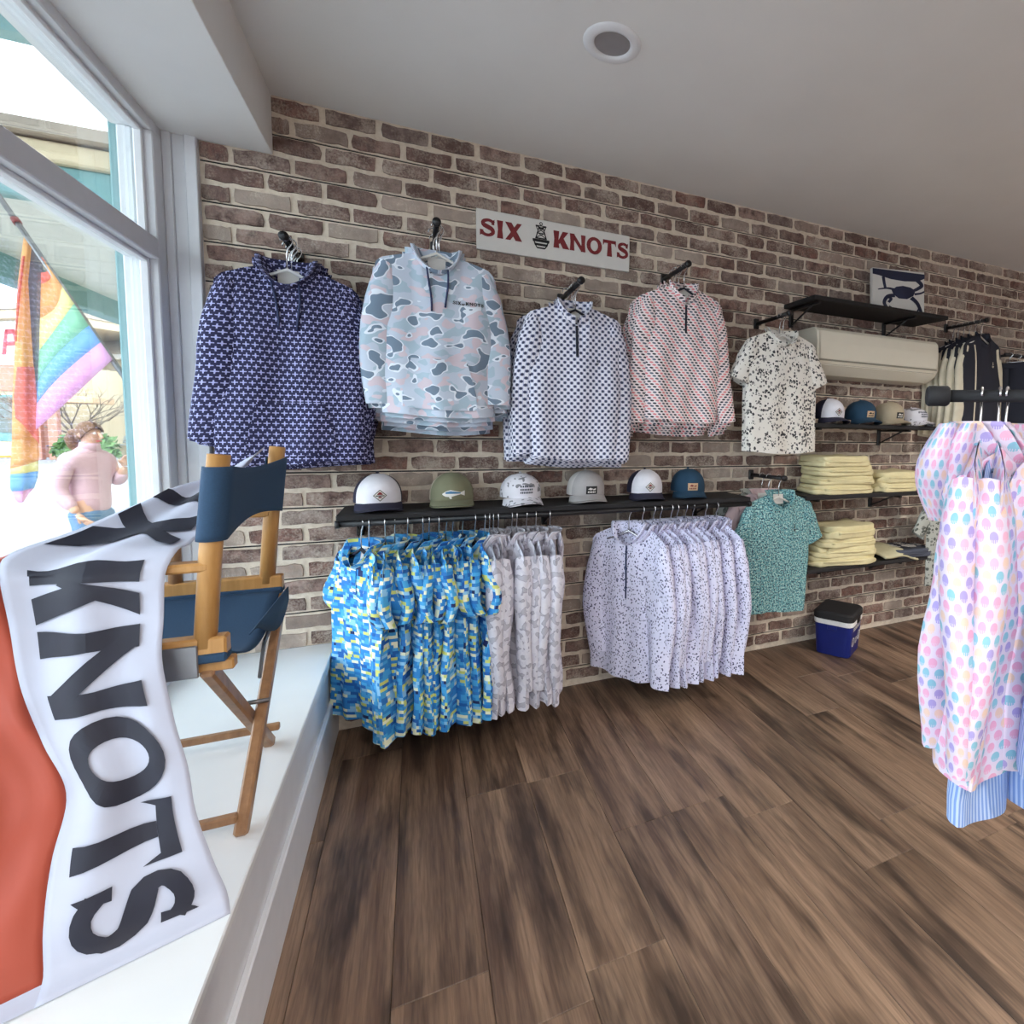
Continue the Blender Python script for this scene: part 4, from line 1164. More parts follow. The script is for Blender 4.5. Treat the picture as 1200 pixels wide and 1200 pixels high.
# ------------------------------------------------------------------ crab picture
cv = thing('canvas_picture', 'square canvas with a navy crab standing on the highest shelf', 'picture', (2.92, -.115, 2.185), math.radians(-9))
cv.rotation_euler = (math.radians(-4), 0, math.radians(-12))
CW, CH = .2, .31
box('canvas', (-CW, -.016, 0), (CW, .016, CH), M['signwhite'], cv, bev=.003)
def C2(p): return ((p[0] - .5) * 2 * CW, -.0172, (1 - p[1]) * CH)
def crabpoly(nm, polys):
    mb = MB()
    for q in polys: mb.quad([C2(p) for p in q])
    return mb.build(nm, M['crab'], cv)
def limb(pts, w0, w1): return [[(a[0], a[1]) for a in q] for q in strip(pts, [w0, w1])]
body = [(.36, .46), (.45, .37), (.58, .34), (.72, .36), (.82, .42), (.78, .54), (.66, .62), (.5, .62), (.4, .55)]
crabpoly('crab_body', [body])
crabpoly('crab_claw', [[(0, .02), (1, .05), (1, .14), (.86, .22), (.6, .24), (.34, .22), (.12, .16), (0, .14)]] + limb([(.2, .18), (.22, .32), (.24, .42)], .06, .05) + limb([(.84, .18), (.94, .3), (.8, .42)], .09, .06))
CL = [limb([(.42, .44), (.28, .42), (.1, .46)], .06, .02), limb([(.42, .56), (.28, .6), (.22, .74), (.3, .86), (.34, .8)], .08, .05) + limb([(.3, .72), (.35, .64), (.28, .6)], .05, .06),
         limb([(.74, .58), (.86, .7), (.94, .9)], .09, .06) + limb([(.9, .78), (.84, .9), (.76, .96)], .04, .02), limb([(.8, .5), (.92, .47), (1.0, .42)], .05, .03)]
for q in CL: crabpoly('crab_leg', q)

# ------------------------------------------------------------------ cool box
co = thing('cool_box', 'royal blue cool box with black lid and white rim on the floor', 'cool box', (2.42, -.205, 0), math.radians(32))
def rr_loft(name, secs, mat, par, n=6, cap=True):
    V = []; 
    for (w, d, z, r) in secs:
        for cx, cy, a0 in ((w / 2 - r, d / 2 - r, 0), (-w / 2 + r, d / 2 - r, pi / 2), (-w / 2 + r, -d / 2 + r, pi), (w / 2 - r, -d / 2 + r, 1.5 * pi)):
            for k in range(n): a = a0 + pi / 2 * k / (n - 1); V.append((cx + r * math.cos(a), cy + r * math.sin(a), z))
    m_ = 4 * n; F = [(j * m_ + i, j * m_ + (i + 1) % m_, (j + 1) * m_ + (i + 1) % m_, (j + 1) * m_ + i) for j in range(len(secs) - 1) for i in range(m_)]
    F += [tuple(range(m_ - 1, -1, -1)), tuple((len(secs) - 1) * m_ + i for i in range(m_))]
    return link(name, V, F, mat, par, False)
rr_loft('body', [(.235, .205, .0, .03), (.245, .215, .006, .035), (.27, .24, .2, .04)], M['coolerblue'], co)
rr_loft('rim', [(.276, .246, .2, .042), (.28, .25, .203, .043), (.28, .25, .228, .043), (.274, .244, .232, .042)], M['coolerwhite'], co)
rr_loft('lid', [(.282, .252, .232, .043), (.286, .256, .236, .044), (.284, .254, .268, .044), (.265, .235, .278, .04), (.24, .21, .281, .035)], M['blackmatte'], co)
box('latch', (-.03, -.133, .205), (.03, -.12, .25), M['black'], co, bev=.004)
box('handle', (-.146, -.03, .17), (-.13, .03, .2), M['coolerblue'], co, bev=.005); box('handle', (.13, -.03, .17), (.146, .03, .2), M['coolerblue'], co, bev=.005)
for sx in (-1, 1):
    pass
# stickers on the right-hand face (x = +): lettering and round badges
def face_pt(x, z): return (x, -(.1068 + z * .066) - .0015, z)
mb = MB(); x0 = -.085
for c in 'SIX KNOTS'[:3] + 'KNOT':
    g, w = glyph(c)
    for q in g: mb.quad([face_pt(x0 + p[0] * .024, .165 + p[1] * .024) for p in q])
    x0 += (w + .1) * .024
mb.build('lettering', M['coolerwhite'], co)
for k, (y0, z0, r0) in enumerate(((-.07, .095, .03), (.0, .09, .022), (.065, .105, .032))):
    mb = MB(); K = 14
    for i in range(K):
        a, b_ = 2 * pi * i / K, 2 * pi * (i + 1) / K
        Q = lambda t, r: face_pt(y0 + r * math.cos(t), z0 + r * math.sin(t))
        mb.quad([Q(a, r0), Q(b_, r0), Q(b_, r0 * .72), Q(a, r0 * .72)])
    for q in buoy(): mb.quad([face_pt(y0 + p[0] * r0 * 1.1, z0 + (p[1] - .5) * r0 * 1.1) for p in q])
    mb.build('badge', M['coolerwhite'], co)

# ------------------------------------------------------------------ garments far along the wall
faceout(3.535, 2.186, -.325, 'black wall bar above the navy and cream shirts')
def build_cb(lab, sd, front=False):
    t = thing('track_jacket', lab, 'jacket'); s = Shirt(.2, .22, .66, .07, nw=.06, t0=.03, amp=.012, seed=sd)
    s.body(M['navycloth'], t); s.ring('collar', M['navycloth'], t, rise=.04, flare=.004, fz=.02)
    for k in (-1, 1): s.sleeve(k, M['creamp'], t, .6, .06, .02, y0=.012)
    s.strip('side_stripe', M['creamp'], t, -.07, -.6, .012, .004, -.1)
    if front: ly(s, .08, -.2, t, M['creamp'], 1.4)
    return t
M['creamp'] = plain('cream_knit', '#d5cdb8', .85)
first = None
for i, y in enumerate((-.29, -.245, -.2, -.155, -.11, -.07)):
    lab = 'navy track jacket with cream sleeves, front one right of the air conditioner' if i == 0 else 'navy track jacket with cream sleeves, %s behind the front one' % ORD[i - 1]
    if i == 0: first = build_cb(lab, 91, True); first.location = (3.56, y, 2.09); first['group'] = 'track jackets on the wall bar'
    else: dup(first, (3.53 + .01 * (i % 2), y, 2.085 - .006 * i), -.03 * i, lab, 'track jackets on the wall bar')
    hanger_mesh('clothes_hanger', 'hanger inside the %s' % lab.replace(' with cream sleeves', ''), 'hangers on the wall bars', M['chrome'], M['signwhite'], (3.54, y, 2.186), 0, .17)
# navy shorts on a rail further right
sr = thing('garment_rail', 'black wall rail holding navy shorts beyond the jackets', 'rail', (4.35, 0, 1.98))
tube('rail', [(-.55, -.3, 0), (.55, -.3, 0)], .0125, M['black'], sr, 12)
for x in (-.5, .5): tube('arm', [(x, 0, 0), (x, -.3, 0)], .01, M['black'], sr, 10)
first = None
for i in range(8):
    lab = 'navy shorts, %s from the left on the wall rail' % ORD[i] if i else 'navy shorts, leftmost on the wall rail'
    if i == 0:
        first = thing('shorts', lab, 'shorts', (3.86, -.3, 1.92), math.radians(-70), 'navy shorts on the wall rail')
        for k in (-1, 1):
            V = []; nA, nZ = 18, 10
            for j in range(nZ):
                tt = j / (nZ - 1); rx = .1 + .045 * tt; 
                for i2 in range(nA):
                    a = 2 * pi * i2 / nA; V.append((k * (.095 + .03 * tt) + rx * math.cos(a) * (1 + .05 * math.sin(3 * a + 4 * tt)), .028 * math.sin(a) * (1 + .5 * tt), -.03 - tt * .42))
            F = [(j * nA + i2, (j + 1) * nA + i2, (j + 1) * nA + (i2 + 1) % nA, j * nA + (i2 + 1) % nA) for j in range(nZ - 1) for i2 in range(nA)]
            fixn(link('leg', V, F, M['navycloth'], first, True))
        rr_loft('waistband', [(.38, .05, -.035, .024), (.385, .052, .0, .025)], M['navycloth'], first)
    else: dup(first, (3.86 + .1 * i, -.3, 1.92), math.radians(-70 - 2 * (i % 3)), lab)
    h = thing('clip_hanger', 'clip hanger of the %s' % lab, 'hanger', (3.86 + .1 * i, -.3, 1.98), math.radians(-70), 'clip hangers on the wall rail')
    tube('hook', [(0, 0, -.05), (0, 0, -.02), (.017, 0, 0), (.012, 0, .014), (0, 0, .019), (-.012, 0, .014), (-.017, 0, 0)], .0025, M['chrome'], h, 6)
    tube('clip_bar', [(-.16, 0, -.052), (.16, 0, -.052)], .004, M['chrome'], h, 6)
# grey leaf print shirt low on the wall, mostly behind the pastel hoodies
faceout(3.3, 1.13, -.34, 'black wall bar low on the wall behind the pastel hoodies')
t = build_polo('grey leaf print polo shirt behind the pastel hoodies', M['greycamo'], Shirt(.23, .215, .68, .06, amp=.012, seed=19), False, (.26, .06)); t.location = (3.32, -.29, 1.035)
hanger_mesh('clothes_hanger', 'hanger inside the grey leaf polo behind the pastel hoodies', 'hangers on the wall bars', M['chrome'], M['signwhite'], (3.31, -.29, 1.13), 0, .17)

# ------------------------------------------------------------------ free-standing rail with pastel hoodies
A = math.radians(-40); dv = np.array((math.cos(A), math.sin(A), 0)); P0 = np.array((1.035, -1.954, 1.472))
rk = thing('clothes_rack', 'black pipe clothes rack holding the pastel hoodies', 'clothes rack', tuple(P0 * np.array((1, 1, 0))), A)
LR = 1.3; zr = P0[2]
tube('rail', [(.02, 0, zr), (LR, 0, zr)], .0135, M['blackmatte'], rk, 16)
tube('end_cap', [(-.012, 0, zr), (-.008, 0, zr), (.03, 0, zr), (.034, 0, zr)], [.019, .0225, .0225, .019], M['blackmatte'], rk, 16)
for x in (.62, LR - .05):
    tube('post', [(x, 0, .03), (x, 0, zr - .012)], .0135, M['blackmatte'], rk, 12); bar('foot', (x, -.28, .022), (x, .28, .022), .03, .03, M['blackmatte'], rk, (1, 0, 0))
def build_pastel(lab, sd, mat, L=.67, Wh=.215, hood=True):
    t = thing('hooded_shirt', lab, 'hoodie'); s = Shirt(.215, Wh, L, .075, t0=.036, amp=.022, seed=sd, fold=1.1)
    s.body(mat, t)
    if hood: s.hood(mat, t, w=.12, h=.22, d=.09, up=.03)
    else: s.ring('collar', mat, t, rise=.03, flare=.02, fz=.012)
    for k in (-1, 1): s.sleeve(k, mat, t, .56, .03, .055, ry=.036, y0=.02)
    return t
def rack_pos(s_): p = P0 + dv * s_; return (p[0], p[1], zr - .092)
HR = A + math.radians(90)           # hoodie planes stand across the rail, hoods towards the rail end
spec = [(.1, -15, 'leftmost pastel shell print hoodie on the black pipe rack', 101), (.135, -13, 'second pastel shell print hoodie on the pipe rack', 102), (.205, -50, 'third pastel shell print hoodie on the pipe rack', 103), (.285, -50, 'fourth pastel shell print hoodie, cut by the photo edge', 104)]
for s_, dz, lab, sd in spec:
    t = build_pastel(lab, sd, M['pastel']); t.location = rack_pos(s_); t.rotation_euler = (0, 0, HR + math.radians(dz)); t['group'] = 'pastel hoodies on the pipe rack'
    hanger_mesh('clothes_hanger', 'chrome hanger of the %s' % lab.split(' on ')[0].split(',')[0], 'hangers on the pipe rack', M['chrome'], M['chrome'], tuple(P0 + dv * s_), HR + math.radians(dz), .17)
for s_, dz, lab, sd in ((.15, -24, 'blue seersucker striped long shirt below the pastel hoodies', 111), (.26, -12, 'blue seersucker striped long shirt, further along the pipe rack', 112)):
    t = build_pastel(lab, sd, M['stripe'], .79, .19, False); t.name = 'long_shirt'; t['category'] = 'shirt'; p = rack_pos(s_); t.location = (p[0] + .02, p[1] + .02, p[2] - .01); t.rotation_euler = (0, 0, HR + math.radians(dz)); t['group'] = 'striped long shirts on the pipe rack'
    hanger_mesh('clothes_hanger', 'chrome hanger of the %s' % lab.split(' below')[0].replace(', further along the pipe rack', ' further along'), 'hangers on the pipe rack', M['chrome'], M['chrome'], tuple(P0 + dv * s_), HR + math.radians(dz), .17)
# ------------------------------------------------------------------ director's chair on the platform (back to the room, facing the window)
CH_ = thing('directors_chair', 'folding wooden chair with navy canvas standing on the window platform', 'chair', (-.4, -1.065, PLAT))
def cl(x, y, z): return (x + .4, y + 1.065, z - PLAT)
YN, YF = -1.335, -.80          # near and far side
XB, XF = -.378, -.82           # back and front ends of the side rails
ZR = .905
for y, s in ((YN, -1), (YF, 1)):
    bar('seat_rail', cl(XB, y, ZR), cl(XF, y, ZR), .036, .045, M['wood'], CH_, (0, 1, 0), .004)
    bar('lower_rail', cl(XB + .008, y - s * .012, ZR - .045), cl(XF, y - s * .012, ZR - .045), .03, .026, M['wood'], CH_, (0, 1, 0), .003)
    tube('back_post', [cl(-.418, y, ZR + .0), cl(-.402, y, ZR + .2), cl(-.380, y, 1.318)], .020, M['wood'], CH_, 14)
    xf = -.78 if s < 0 else -.63
    tube('front_post', [cl(xf, y, ZR), cl(xf, y, 1.07 if s < 0 else 1.11)], .016, M['wood_shade'], CH_, 12)
    za = 1.080 if s < 0 else 1.118
    xe = -.82 if s < 0 else -.66
    bar('arm', cl(-.4, y, za), cl(xe, y, za), .042, .02, M['wood'], CH_, (0, 1, 0), .005)
    bar('foot_rail', cl(-.395, y + (.07 if s < 0 else -.03), .462), cl(-.80, y + (.07 if s < 0 else -.03), .462), .02, .02, M['wood_shade'], CH_, (0, 1, 0), .003)
for x in (-.39, -.80):
    dx = .012 if x > -.5 else .0
    bar('leg', cl(x, -1.268, PLAT), cl(x + .004, YF + .01, ZR - .05), .026, .034, M['wood_shade'], CH_, (1, 0, 0), .005)
    bar('leg', cl(x - .03, -.832, PLAT), cl(x - .026, YN - .0, ZR - .05), .026, .034, M['wood_shade'], CH_, (1, 0, 0), .005)
    tube('cross_bolt', [cl(x + .02, -1.055, .645), cl(x - .05, -1.055, .645)], .006, M['metal'], CH_, 8)
bar('metal_brace', cl(-.395, -1.03, .70), cl(-.395, -.97, .775), .006, .014, M['metal'], CH_, (1, 0, 0), 0)
bar('metal_brace', cl(-.395, -.97, .775), cl(-.395, -.90, .795), .006, .014, M['metal'], CH_, (1, 0, 0), 0)
box('metal_bracket', cl(-.52, YN - .023, ZR - .06), cl(-.425, YN - .018, ZR + .01), M['metal'], CH_, bev=.002)
# seat canvas sagging between the rails, wrapped round them
V = []; nu, nv = 16, 20
for i in range(nu):
    x = XB - .005 + (XF + .02 - XB) * i / (nu - 1)
    for j in range(nv):
        t = j / (nv - 1); y = YN + .01 + (YF - YN - .02) * t; sag = .075 * math.sin(pi * t) * (1 + .1 * math.sin(3 * i / nu))
        V.append(cl(x, y, ZR - .02 - sag))
o = link('seat_canvas', V, grid_faces(nu, nv), M['canvas'], CH_, True); sm = o.modifiers.new('thick', 'SOLIDIFY'); sm.thickness = .003
for y in (YN, YF): bar('canvas_wrap', cl(XB + .0, y, ZR - .022), cl(XF + .03, y, ZR - .022), .042, .022, M['canvas'], CH_, (0, 1, 0), .004)
# far side of the seat canvas hangs in a curve at the back edge
V = []
for i in range(14):
    t = i / 13; y = YF + .005 + (YN - YF) * t * .8
    V += [cl(XB + .012, y, ZR - .02), cl(XB + .012, y, ZR - .022 - .10 * math.sin(pi * min(1, t * 1.0 + .12)) ** 1.0 * (1 - .6 * t))]
o = link('canvas_flap', V, [(2 * i, 2 * i + 2, 2 * i + 3, 2 * i + 1) for i in range(13)], M['canvas'], CH_, True); sm = o.modifiers.new('thick', 'SOLIDIFY'); sm.thickness = .003
# back canvas: sleeve round each post and the sheet between them
def postx(z): return np.interp(z, [ZR, ZR + .2, 1.318], [-.418, -.402, -.380])
V = []; prof = []
R_ = .0238
for k in range(10):
    a = pi * .5 + pi * 1.0 * k / 9 + pi * .0; prof.append(('n', math.cos(a + pi / 2 * 0) , math.sin(a)))
path = []
for k in range(13): a = pi + (pi * 1.5) * k / 12 - pi * .25; path.append((0, math.cos(a) * R_ * -1 * -1, math.sin(a) * R_))
pts2 = []
for k in range(11): a = math.radians(170 + 190 * k / 10); pts2.append((R_ * math.cos(a), YN + R_ * math.sin(a), 0.0))     # round the near post, outside
for k in range(1, 20): t = k / 20; pts2.append((R_ - .012 * math.sin(pi * t), YN + (YF - YN) * t, t))
for k in range(11): a = math.radians(0 + 190 * k / 10); pts2.append((R_ * math.cos(a), YF + R_ * math.sin(a), 1.0))
nz = 10
for (dx, y, t) in pts2:
    tt = min(max((y - YN) / (YF - YN), 0), 1)
    zt = 1.293 - .014 * math.sin(pi * tt) - .006 * tt; zb = 1.135 - .012 * tt + .022 * math.sin(pi * tt)
    for j in range(nz):
        z = zb + (zt - zb) * j / (nz - 1); V.append(cl(postx(z) + dx, y, z))
o = link('back_canvas', V, grid_faces(len(pts2), nz), M['canvas'], CH_, True); sm = o.modifiers.new('thick', 'SOLIDIFY'); sm.thickness = .003; sm.offset = 1

# ------------------------------------------------------------------ banner draped over the chair
rows = [  # left edge of the white band and right edge, from the chair back over the near arm down to the platform
    ((-.47, -.90, 1.235), (-.412, -.80, 1.318)),
    ((-.53, -1.02, 1.222), (-.428, -.98, 1.262)),
    ((-.585, -1.13, 1.19), (-.44, -1.17, 1.165)),
    ((-.648, -1.24, 1.150), (-.446, -1.29, 1.124)),
    ((-.705, -1.325, 1.122), (-.455, -1.336, 1.116)),
    ((-.697, -1.368, 1.085), (-.467, -1.366, 1.075)),
    ((-.682, -1.385, .99), (-.468, -1.385, .985)),
    ((-.668, -1.40, .885), (-.468, -1.395, .90)),
    ((-.632, -1.43, .79), (-.448, -1.415, .785)),
    ((-.592, -1.46, .70), (-.425, -1.437, .70)),
    ((-.600, -1.495, .60), (-.41, -1.455, .61)),
    ((-.598, -1.535, .505), (-.384, -1.475, .52)),
    ((-.588, -1.562, .436), (-.360, -1.485, .445)),
    ((-.583, -1.60, .4185), (-.348, -1.515, .4185))]
RL = [np.array(a) for a, b in rows]; RR = [np.array(b) for a, b in rows]
cum = [0.0]
for i in range(1, len(rows)): cum.append(cum[-1] + np.linalg.norm((RL[i] + RR[i]) / 2 - (RL[i - 1] + RR[i - 1]) / 2))
TOT = cum[-1]
def rowt(u): return np.interp(u, cum, np.linspace(0, 1, len(rows)))
def ban(u, v, off=0.0):
    """u metres along the reading direction, v 0..1 across the white band (below 0: the red part)"""
    t = rowt(min(max(u, 0), TOT)); a = catmull(RL, t); b = catmull(RR, t)
    p = a + (b - a) * v
    d = TOT - u
    if v < 0: p = p + np.array((0, .0, 0.0)); p[2] -= .10 * min(1.0, -v) * max(0.0, (d - .55) / .2) ** 1.0
    w = .011 * math.sin(9 * v + 5 * u) * math.sin(pi * min(1, max(0, v + .2))) + .008 * mnoise.noise(Vector((v * 3, u * 7, 2.0)))
    if v < 0: w += .03 * math.sin(7 * v + 3 + 4 * u) * min(1, -v) + .015 * mnoise.noise(Vector((v * 4, u * 9, 5)))
    k = min(1, max(0, (d - .03) / .1))
    if d > .72: p = p + np.array((0, 0, 1)) * (w * k + off)
    else: p = p + np.array((0, -1, 0)) * (w * k) + np.array((0, -.9, .45)) * off
    p[2] = max(p[2], PLAT + .002 + off * .7)
    return p
bn = thing('banner', 'white and orange red banner lettered in navy draped over the chair arm', 'banner', (-.5, -1.5, PLAT))
BL = np.array((-.5, -1.5, PLAT))
def sheet(name, v0, v1, u0, u1, nu, nv, mat, off=0.0):
    V = [ban(u0 + (u1 - u0) * i / (nu - 1), v0 + (v1 - v0) * j / (nv - 1), off) - BL for i in range(nu) for j in range(nv)]
    return link(name, V, grid_faces(nu, nv), mat, bn, True)
o = sheet('white_band', 0, 1, 0, TOT, 90, 22, M['bannerwhite']); sm = o.modifiers.new('thick', 'SOLIDIFY'); sm.thickness = .0012; sm.offset = -1
o = sheet('red_band', -1.25, 0, cum[3] + .02, TOT - .035, 60, 26, M['bannerred']); sm = o.modifiers.new('thick', 'SOLIDIFY'); sm.thickness = .0012; sm.offset = -1
sheet('white_hem', -1.25, 0, TOT - .035, TOT, 6, 26, M['bannerwhite'])
def bletter(ch, ua, ub, va, vb):
    g, w = glyph(ch); V = []; F = []
    for gi, q in enumerate(g):
        v_, f_ = subq(q, 6 if len(g) < 12 else 3); k = len(V)
        for p in v_:
            u = ua + (ub - ua) * p[0] / w; vv = va + (vb - va) * p[1]; V.append(ban(u, vv, .004 + (.0002 * gi if len(g) < 12 else 0)) - BL)
        F += [tuple(i + k for i in ff) for ff in f_]
    return link('letter', V, F, M['bannerink'], bn, True)
ue = TOT
for ch, d0, d1 in (('S', .142, .036), ('T', .262, .150), ('O', .44, .272), ('N', .615, .45), ('K', .738, .63), ('X', .965, .80), ('I', 1.06, 1.0)):
    bletter(ch, ue - d0, ue - d1, .15 if ch not in 'XI' else .06, .84 if ch not in 'XI' else .9)
# ------------------------------------------------------------------ outside the window
GZ = -.30
st = structure(box('street', (-60, -40, GZ - .2), (-2.45, 80, GZ), M['road'], bev=0)); st['label'] = 'pale asphalt street outside the window'
structure(box('sidewalk', (-2.45, -20, GZ - .2), (-1.1, 60, GZ + .12), M['walk'], bev=0))
# porch roof of this shop (seen at the top of the window)
pr = bpy.data.objects.new('porch_roof', None); COL.objects.link(pr); pr['kind'] = 'structure'
for i in range(11):
    x0 = -1.1 - .13 * i; z0 = 3.42 - .02 * i
    box('plank', (x0 - .126, -9, z0), (x0, 1.2, z0 + .03), M['porch_white'], pr, bev=.004)
box('porch_beam', (-2.62, -9, 3.0), (-2.5, 1.2, 3.26), M['teal_paint'], pr, bev=.01)
box('porch_beam', (-2.62, 1.08, 3.255), (-1.0, 1.2, 3.42), M['teal_paint'], pr, bev=.01)
box('roof_cover', (-2.75, -9, 3.48), (-1.0, 1.2, 3.55), M['roofgrey'], pr, bev=0)
# lower porch of the next shop along
np2 = bpy.data.objects.new('neighbour_porch', None); COL.objects.link(np2); np2['kind'] = 'structure'
for i in range(14):
    y0 = 1.3 + .42 * i; b_ = box('plank', (-2.55, y0, 2.53), (-1.05, y0 + .41, 2.555), M['porch_white'], np2, bev=.005)
box('porch_beam', (-2.66, 1.25, 2.36), (-2.52, 7.2, 2.66), M['teal_paint'], np2, bev=.01)
box('end_beam', (-2.66, 1.2, 2.52), (-1.05, 1.29, 2.70), M['teal_paint'], np2, bev=.01)
box('fascia', (-2.74, 1.16, 2.70), (-1.05, 1.24, 2.80), M['cream_wall'], np2, bev=.01)
V = [(-2.8, 1.1, 2.80), (-1.0, 1.1, 2.82), (-1.0, 7.3, 2.82), (-2.8, 7.3, 2.80)]; V += [(x, y, z + .06) for x, y, z in V]
fixn(link('roof_shingles', V, [(0, 1, 2, 3), (7, 6, 5, 4), (0, 4, 5, 1), (1, 5, 6, 2), (2, 6, 7, 3), (3, 7, 4, 0)], M['roofgrey'], np2))
box('post', (-1.03, .06, GZ), (-.955, .14, 3.0), M['teal_paint'], np2, bev=.006)
structure(box('wall_next_door', (-.94, .15, GZ), (-.78, 9, 2.8), M['cream_wall'], bev=0))

# flag pole fixed to the front, and the flag hanging from it
b0 = at_x(168, 474, -1.02); tip = b0 + (at_x(28, 272, -1.55) - b0) * 1.55
fp = thing('flag_pole', 'dark flag pole slanting out from the shop front outside the window', 'flag pole', tuple(b0))
tube('pole', [(0, 0, 0), tuple(tip - b0)], .0105, M['metal'], fp, 10)
tube('socket', [tuple((tip - b0) * -.02), tuple((tip - b0) * .07)], .02, M['teal_paint'], fp, 10)
rg = (at_x(6, 250, -1.6) - b0); 
kk = np.dot(rg, tip - b0) / np.dot(tip - b0, tip - b0)
tube('clip_ring', [tuple((tip - b0) * (kk - .010)), tuple((tip - b0) * (kk + .010))], .0145, M['maroon'], fp, 10)
fg = thing('flag', 'rainbow striped flag hanging in folds from the flag pole outside', 'flag', tuple(b0))
def on_pole(px, py):
    best = None
    for i in range(401):
        p = b0 + (tip - b0) * (i / 400); q = px_of(p); d = (q[0] - px) ** 2 + (q[1] - py) ** 2
        if best is None or d < best[0]: best = (d, p)
    return best[1]
pa, pb, pc = on_pole(28, 275), on_pole(50, 304), on_pole(137, 419)
def near(px, py, ref, dy=0.0):
    return at_y(px, py, ref[1] + dy)
FC = ['#ee7d6c', '#f3b073', '#f3e6a0', '#8fc9a8', '#7bb0ea', '#eaaad8']
FM = [plain('flag_stripe_%s' % n, c, .7, var=.03, spec=.2) for n, c in zip(('red', 'orange', 'yellow', 'green', 'blue', 'violet'), FC)]
FG = plain('flag_fold_grey', '#7d7d88', .7, spec=.2)
# the spread part: hoist runs along the pole, stripes run to the fold
hoist = [0.0, .045, .30, .47, .68, .84, 1.0]
fold = [near(50, 322, pa, .03), near(50, 335, pa, .03), near(49, 375, pa, .02), near(48, 412, pa, .015), near(46, 450, pa, .01), near(45, 474, pa, .005), near(44, 503, pa, 0)]
for k in range(6):
    V = []; n = 14
    for i in range(n):
        t = i / (n - 1)
        for h, fo in ((hoist[k], fold[k]), (hoist[k + 1], fold[k + 1])):
            a = pb + (pc - pb) * h; p = a + (fo - a) * t; p = p + np.array((.014, -.045, 0)) + np.array((.02, .015, 0)) * math.sin(pi * t) * math.sin(h * 5 + 1) + np.array((0, 0, -.012)) * math.sin(pi * t)
            V.append(p - b0)
    o = link('stripe', V, [(2 * i, 2 * i + 2, 2 * i + 3, 2 * i + 1) for i in range(n - 1)], FM[k], fg, True)
# dark grey fold and the gathered column
def bandcol(name, L_, R_, mat, dl=0.0, dr=0.0, bulge=.02):
    V = []; n = len(L_); m_ = 9
    for (l, r) in zip(L_, R_):
        a = near(l[0], l[1], pa, dl); b = near(r[0], r[1], pa, dr)
        for j in range(m_):
            t = j / (m_ - 1); p = a + (b - a) * t; p = p + np.array((.6, -.8, 0)) * bulge * math.sin(pi * t) * (.6 + .4 * math.sin(6 * t)); V.append(p - b0)
    return link(name, V, grid_faces(n, m_), mat, fg, True)
bandcol('grey_fold', [(36, 287), (30, 330), (33, 390), (38, 450), (42, 500)], [(50, 304), (50, 330), (48, 390), (46, 450), (44, 505)], FG, .02, .02, .008)
bandcol('column_fold', [(28, 275), (21, 330), (18, 395), (15, 450), (14, 500), (14, 515)], [(37, 290), (33, 330), (37, 395), (41, 450), (44, 500), (44, 515)], FM[1], 0, 0, .035)
bandcol('column_fold', [(26, 300), (19.5, 345), (17.5, 400)], [(29, 300), (24, 345), (19, 400)], FM[0], -.02, -.02, .01)
bandcol('column_fold', [(20, 430), (16, 465), (18, 490)], [(40, 430), (44, 475), (46, 520)], FM[0], -.02, -.02, .03)
bandcol('column_fold', [(14, 515), (12.5, 540), (12, 549)], [(44, 515), (46, 533), (45, 540)], FM[1], 0, 0, .035)
bandcol('column_fold', [(12, 549), (12, 556)], [(45, 540), (45, 552)], FM[2], 0, 0, .035)
bandcol('column_fold', [(12, 556), (12, 572), (14, 576)], [(45, 552), (44, 560), (40, 572)], FM[4], 0, 0, .035)
bandcol('column_fold', [(14, 576), (18, 586), (22, 589)], [(40, 572), (34, 578), (28, 588)], FM[5], 0, 0, .03)
for o in list(fg.children):
    sm = o.modifiers.new('thick', 'SOLIDIFY'); sm.thickness = .003

# ------------------------------------------------------------------ buildings across the street
def bpx(t, px, py): return at_t(px, py, t)
def facing_block(name, label, cat, t, x0, x1, ytop, ybot, mats, depth=6.0):
    """a building whose near wall stands square to the street, at distance t"""
    return None
# left building: shingled pent roof, white sign band, brick, dark shop window
T1 = 27.0
o1 = at_z(20, 536, GZ)
a1, a2 = at_z(-90, 531, GZ), at_z(62, 536, GZ)
def bld(name, label, A, B, parent_depth=7):
    t = thing(name, label, 'building', tuple(A)); d = B - A; L = np.linalg.norm(d[:2]); t.rotation_euler = (0, 0, math.atan2(d[1], d[0])); return t, L
def hpx(A, px, py):
    """height above ground at which the vertical through A's depth meets pixel row py"""
    c = CAM_R @ (A - CAM_C); return at_t(px, py, c[2])[2] - GZ
bl, L1 = bld('corner_shop', 'cream and brick shop with a red sign letter across the street', a1, a2)
H = lambda py: hpx(a2, 40, py)
sgn = 1
box('wall', (0, 0, 0), (L1, 6, H(428)), M['cream_wall'], bl, bev=0)
box('brick_front', (0, -.12, H(458)), (L1, .02, H(428)), M['brickred'], bl, bev=0)
box('sign_band', (0, -.3, H(424)), (L1 * .99, .02, H(378)), M['signwhite'], bl, bev=.02)
box('eave', (-.2, -.7, H(378)), (L1 + .3, 6.3, H(368)), M['cream_wall'], bl, bev=.02)
V = [(-.2, -.8, H(368)), (L1 + .4, -.8, H(368)), (L1 + .4, 3, H(335)), (-.2, 3, H(335)), (-.2, 6.5, H(368)), (L1 + .4, 6.5, H(368))]
fixn(link('roof', V, [(0, 1, 2, 3), (3, 2, 5, 4), (0, 3, 4), (1, 5, 2), (0, 4, 5, 1)], M['roofgrey'], bl))
wf = box('window', (.3, -.05, H(518)), (L1 * .82, .05, H(463)), M['teal_paint'], bl, bev=.02)
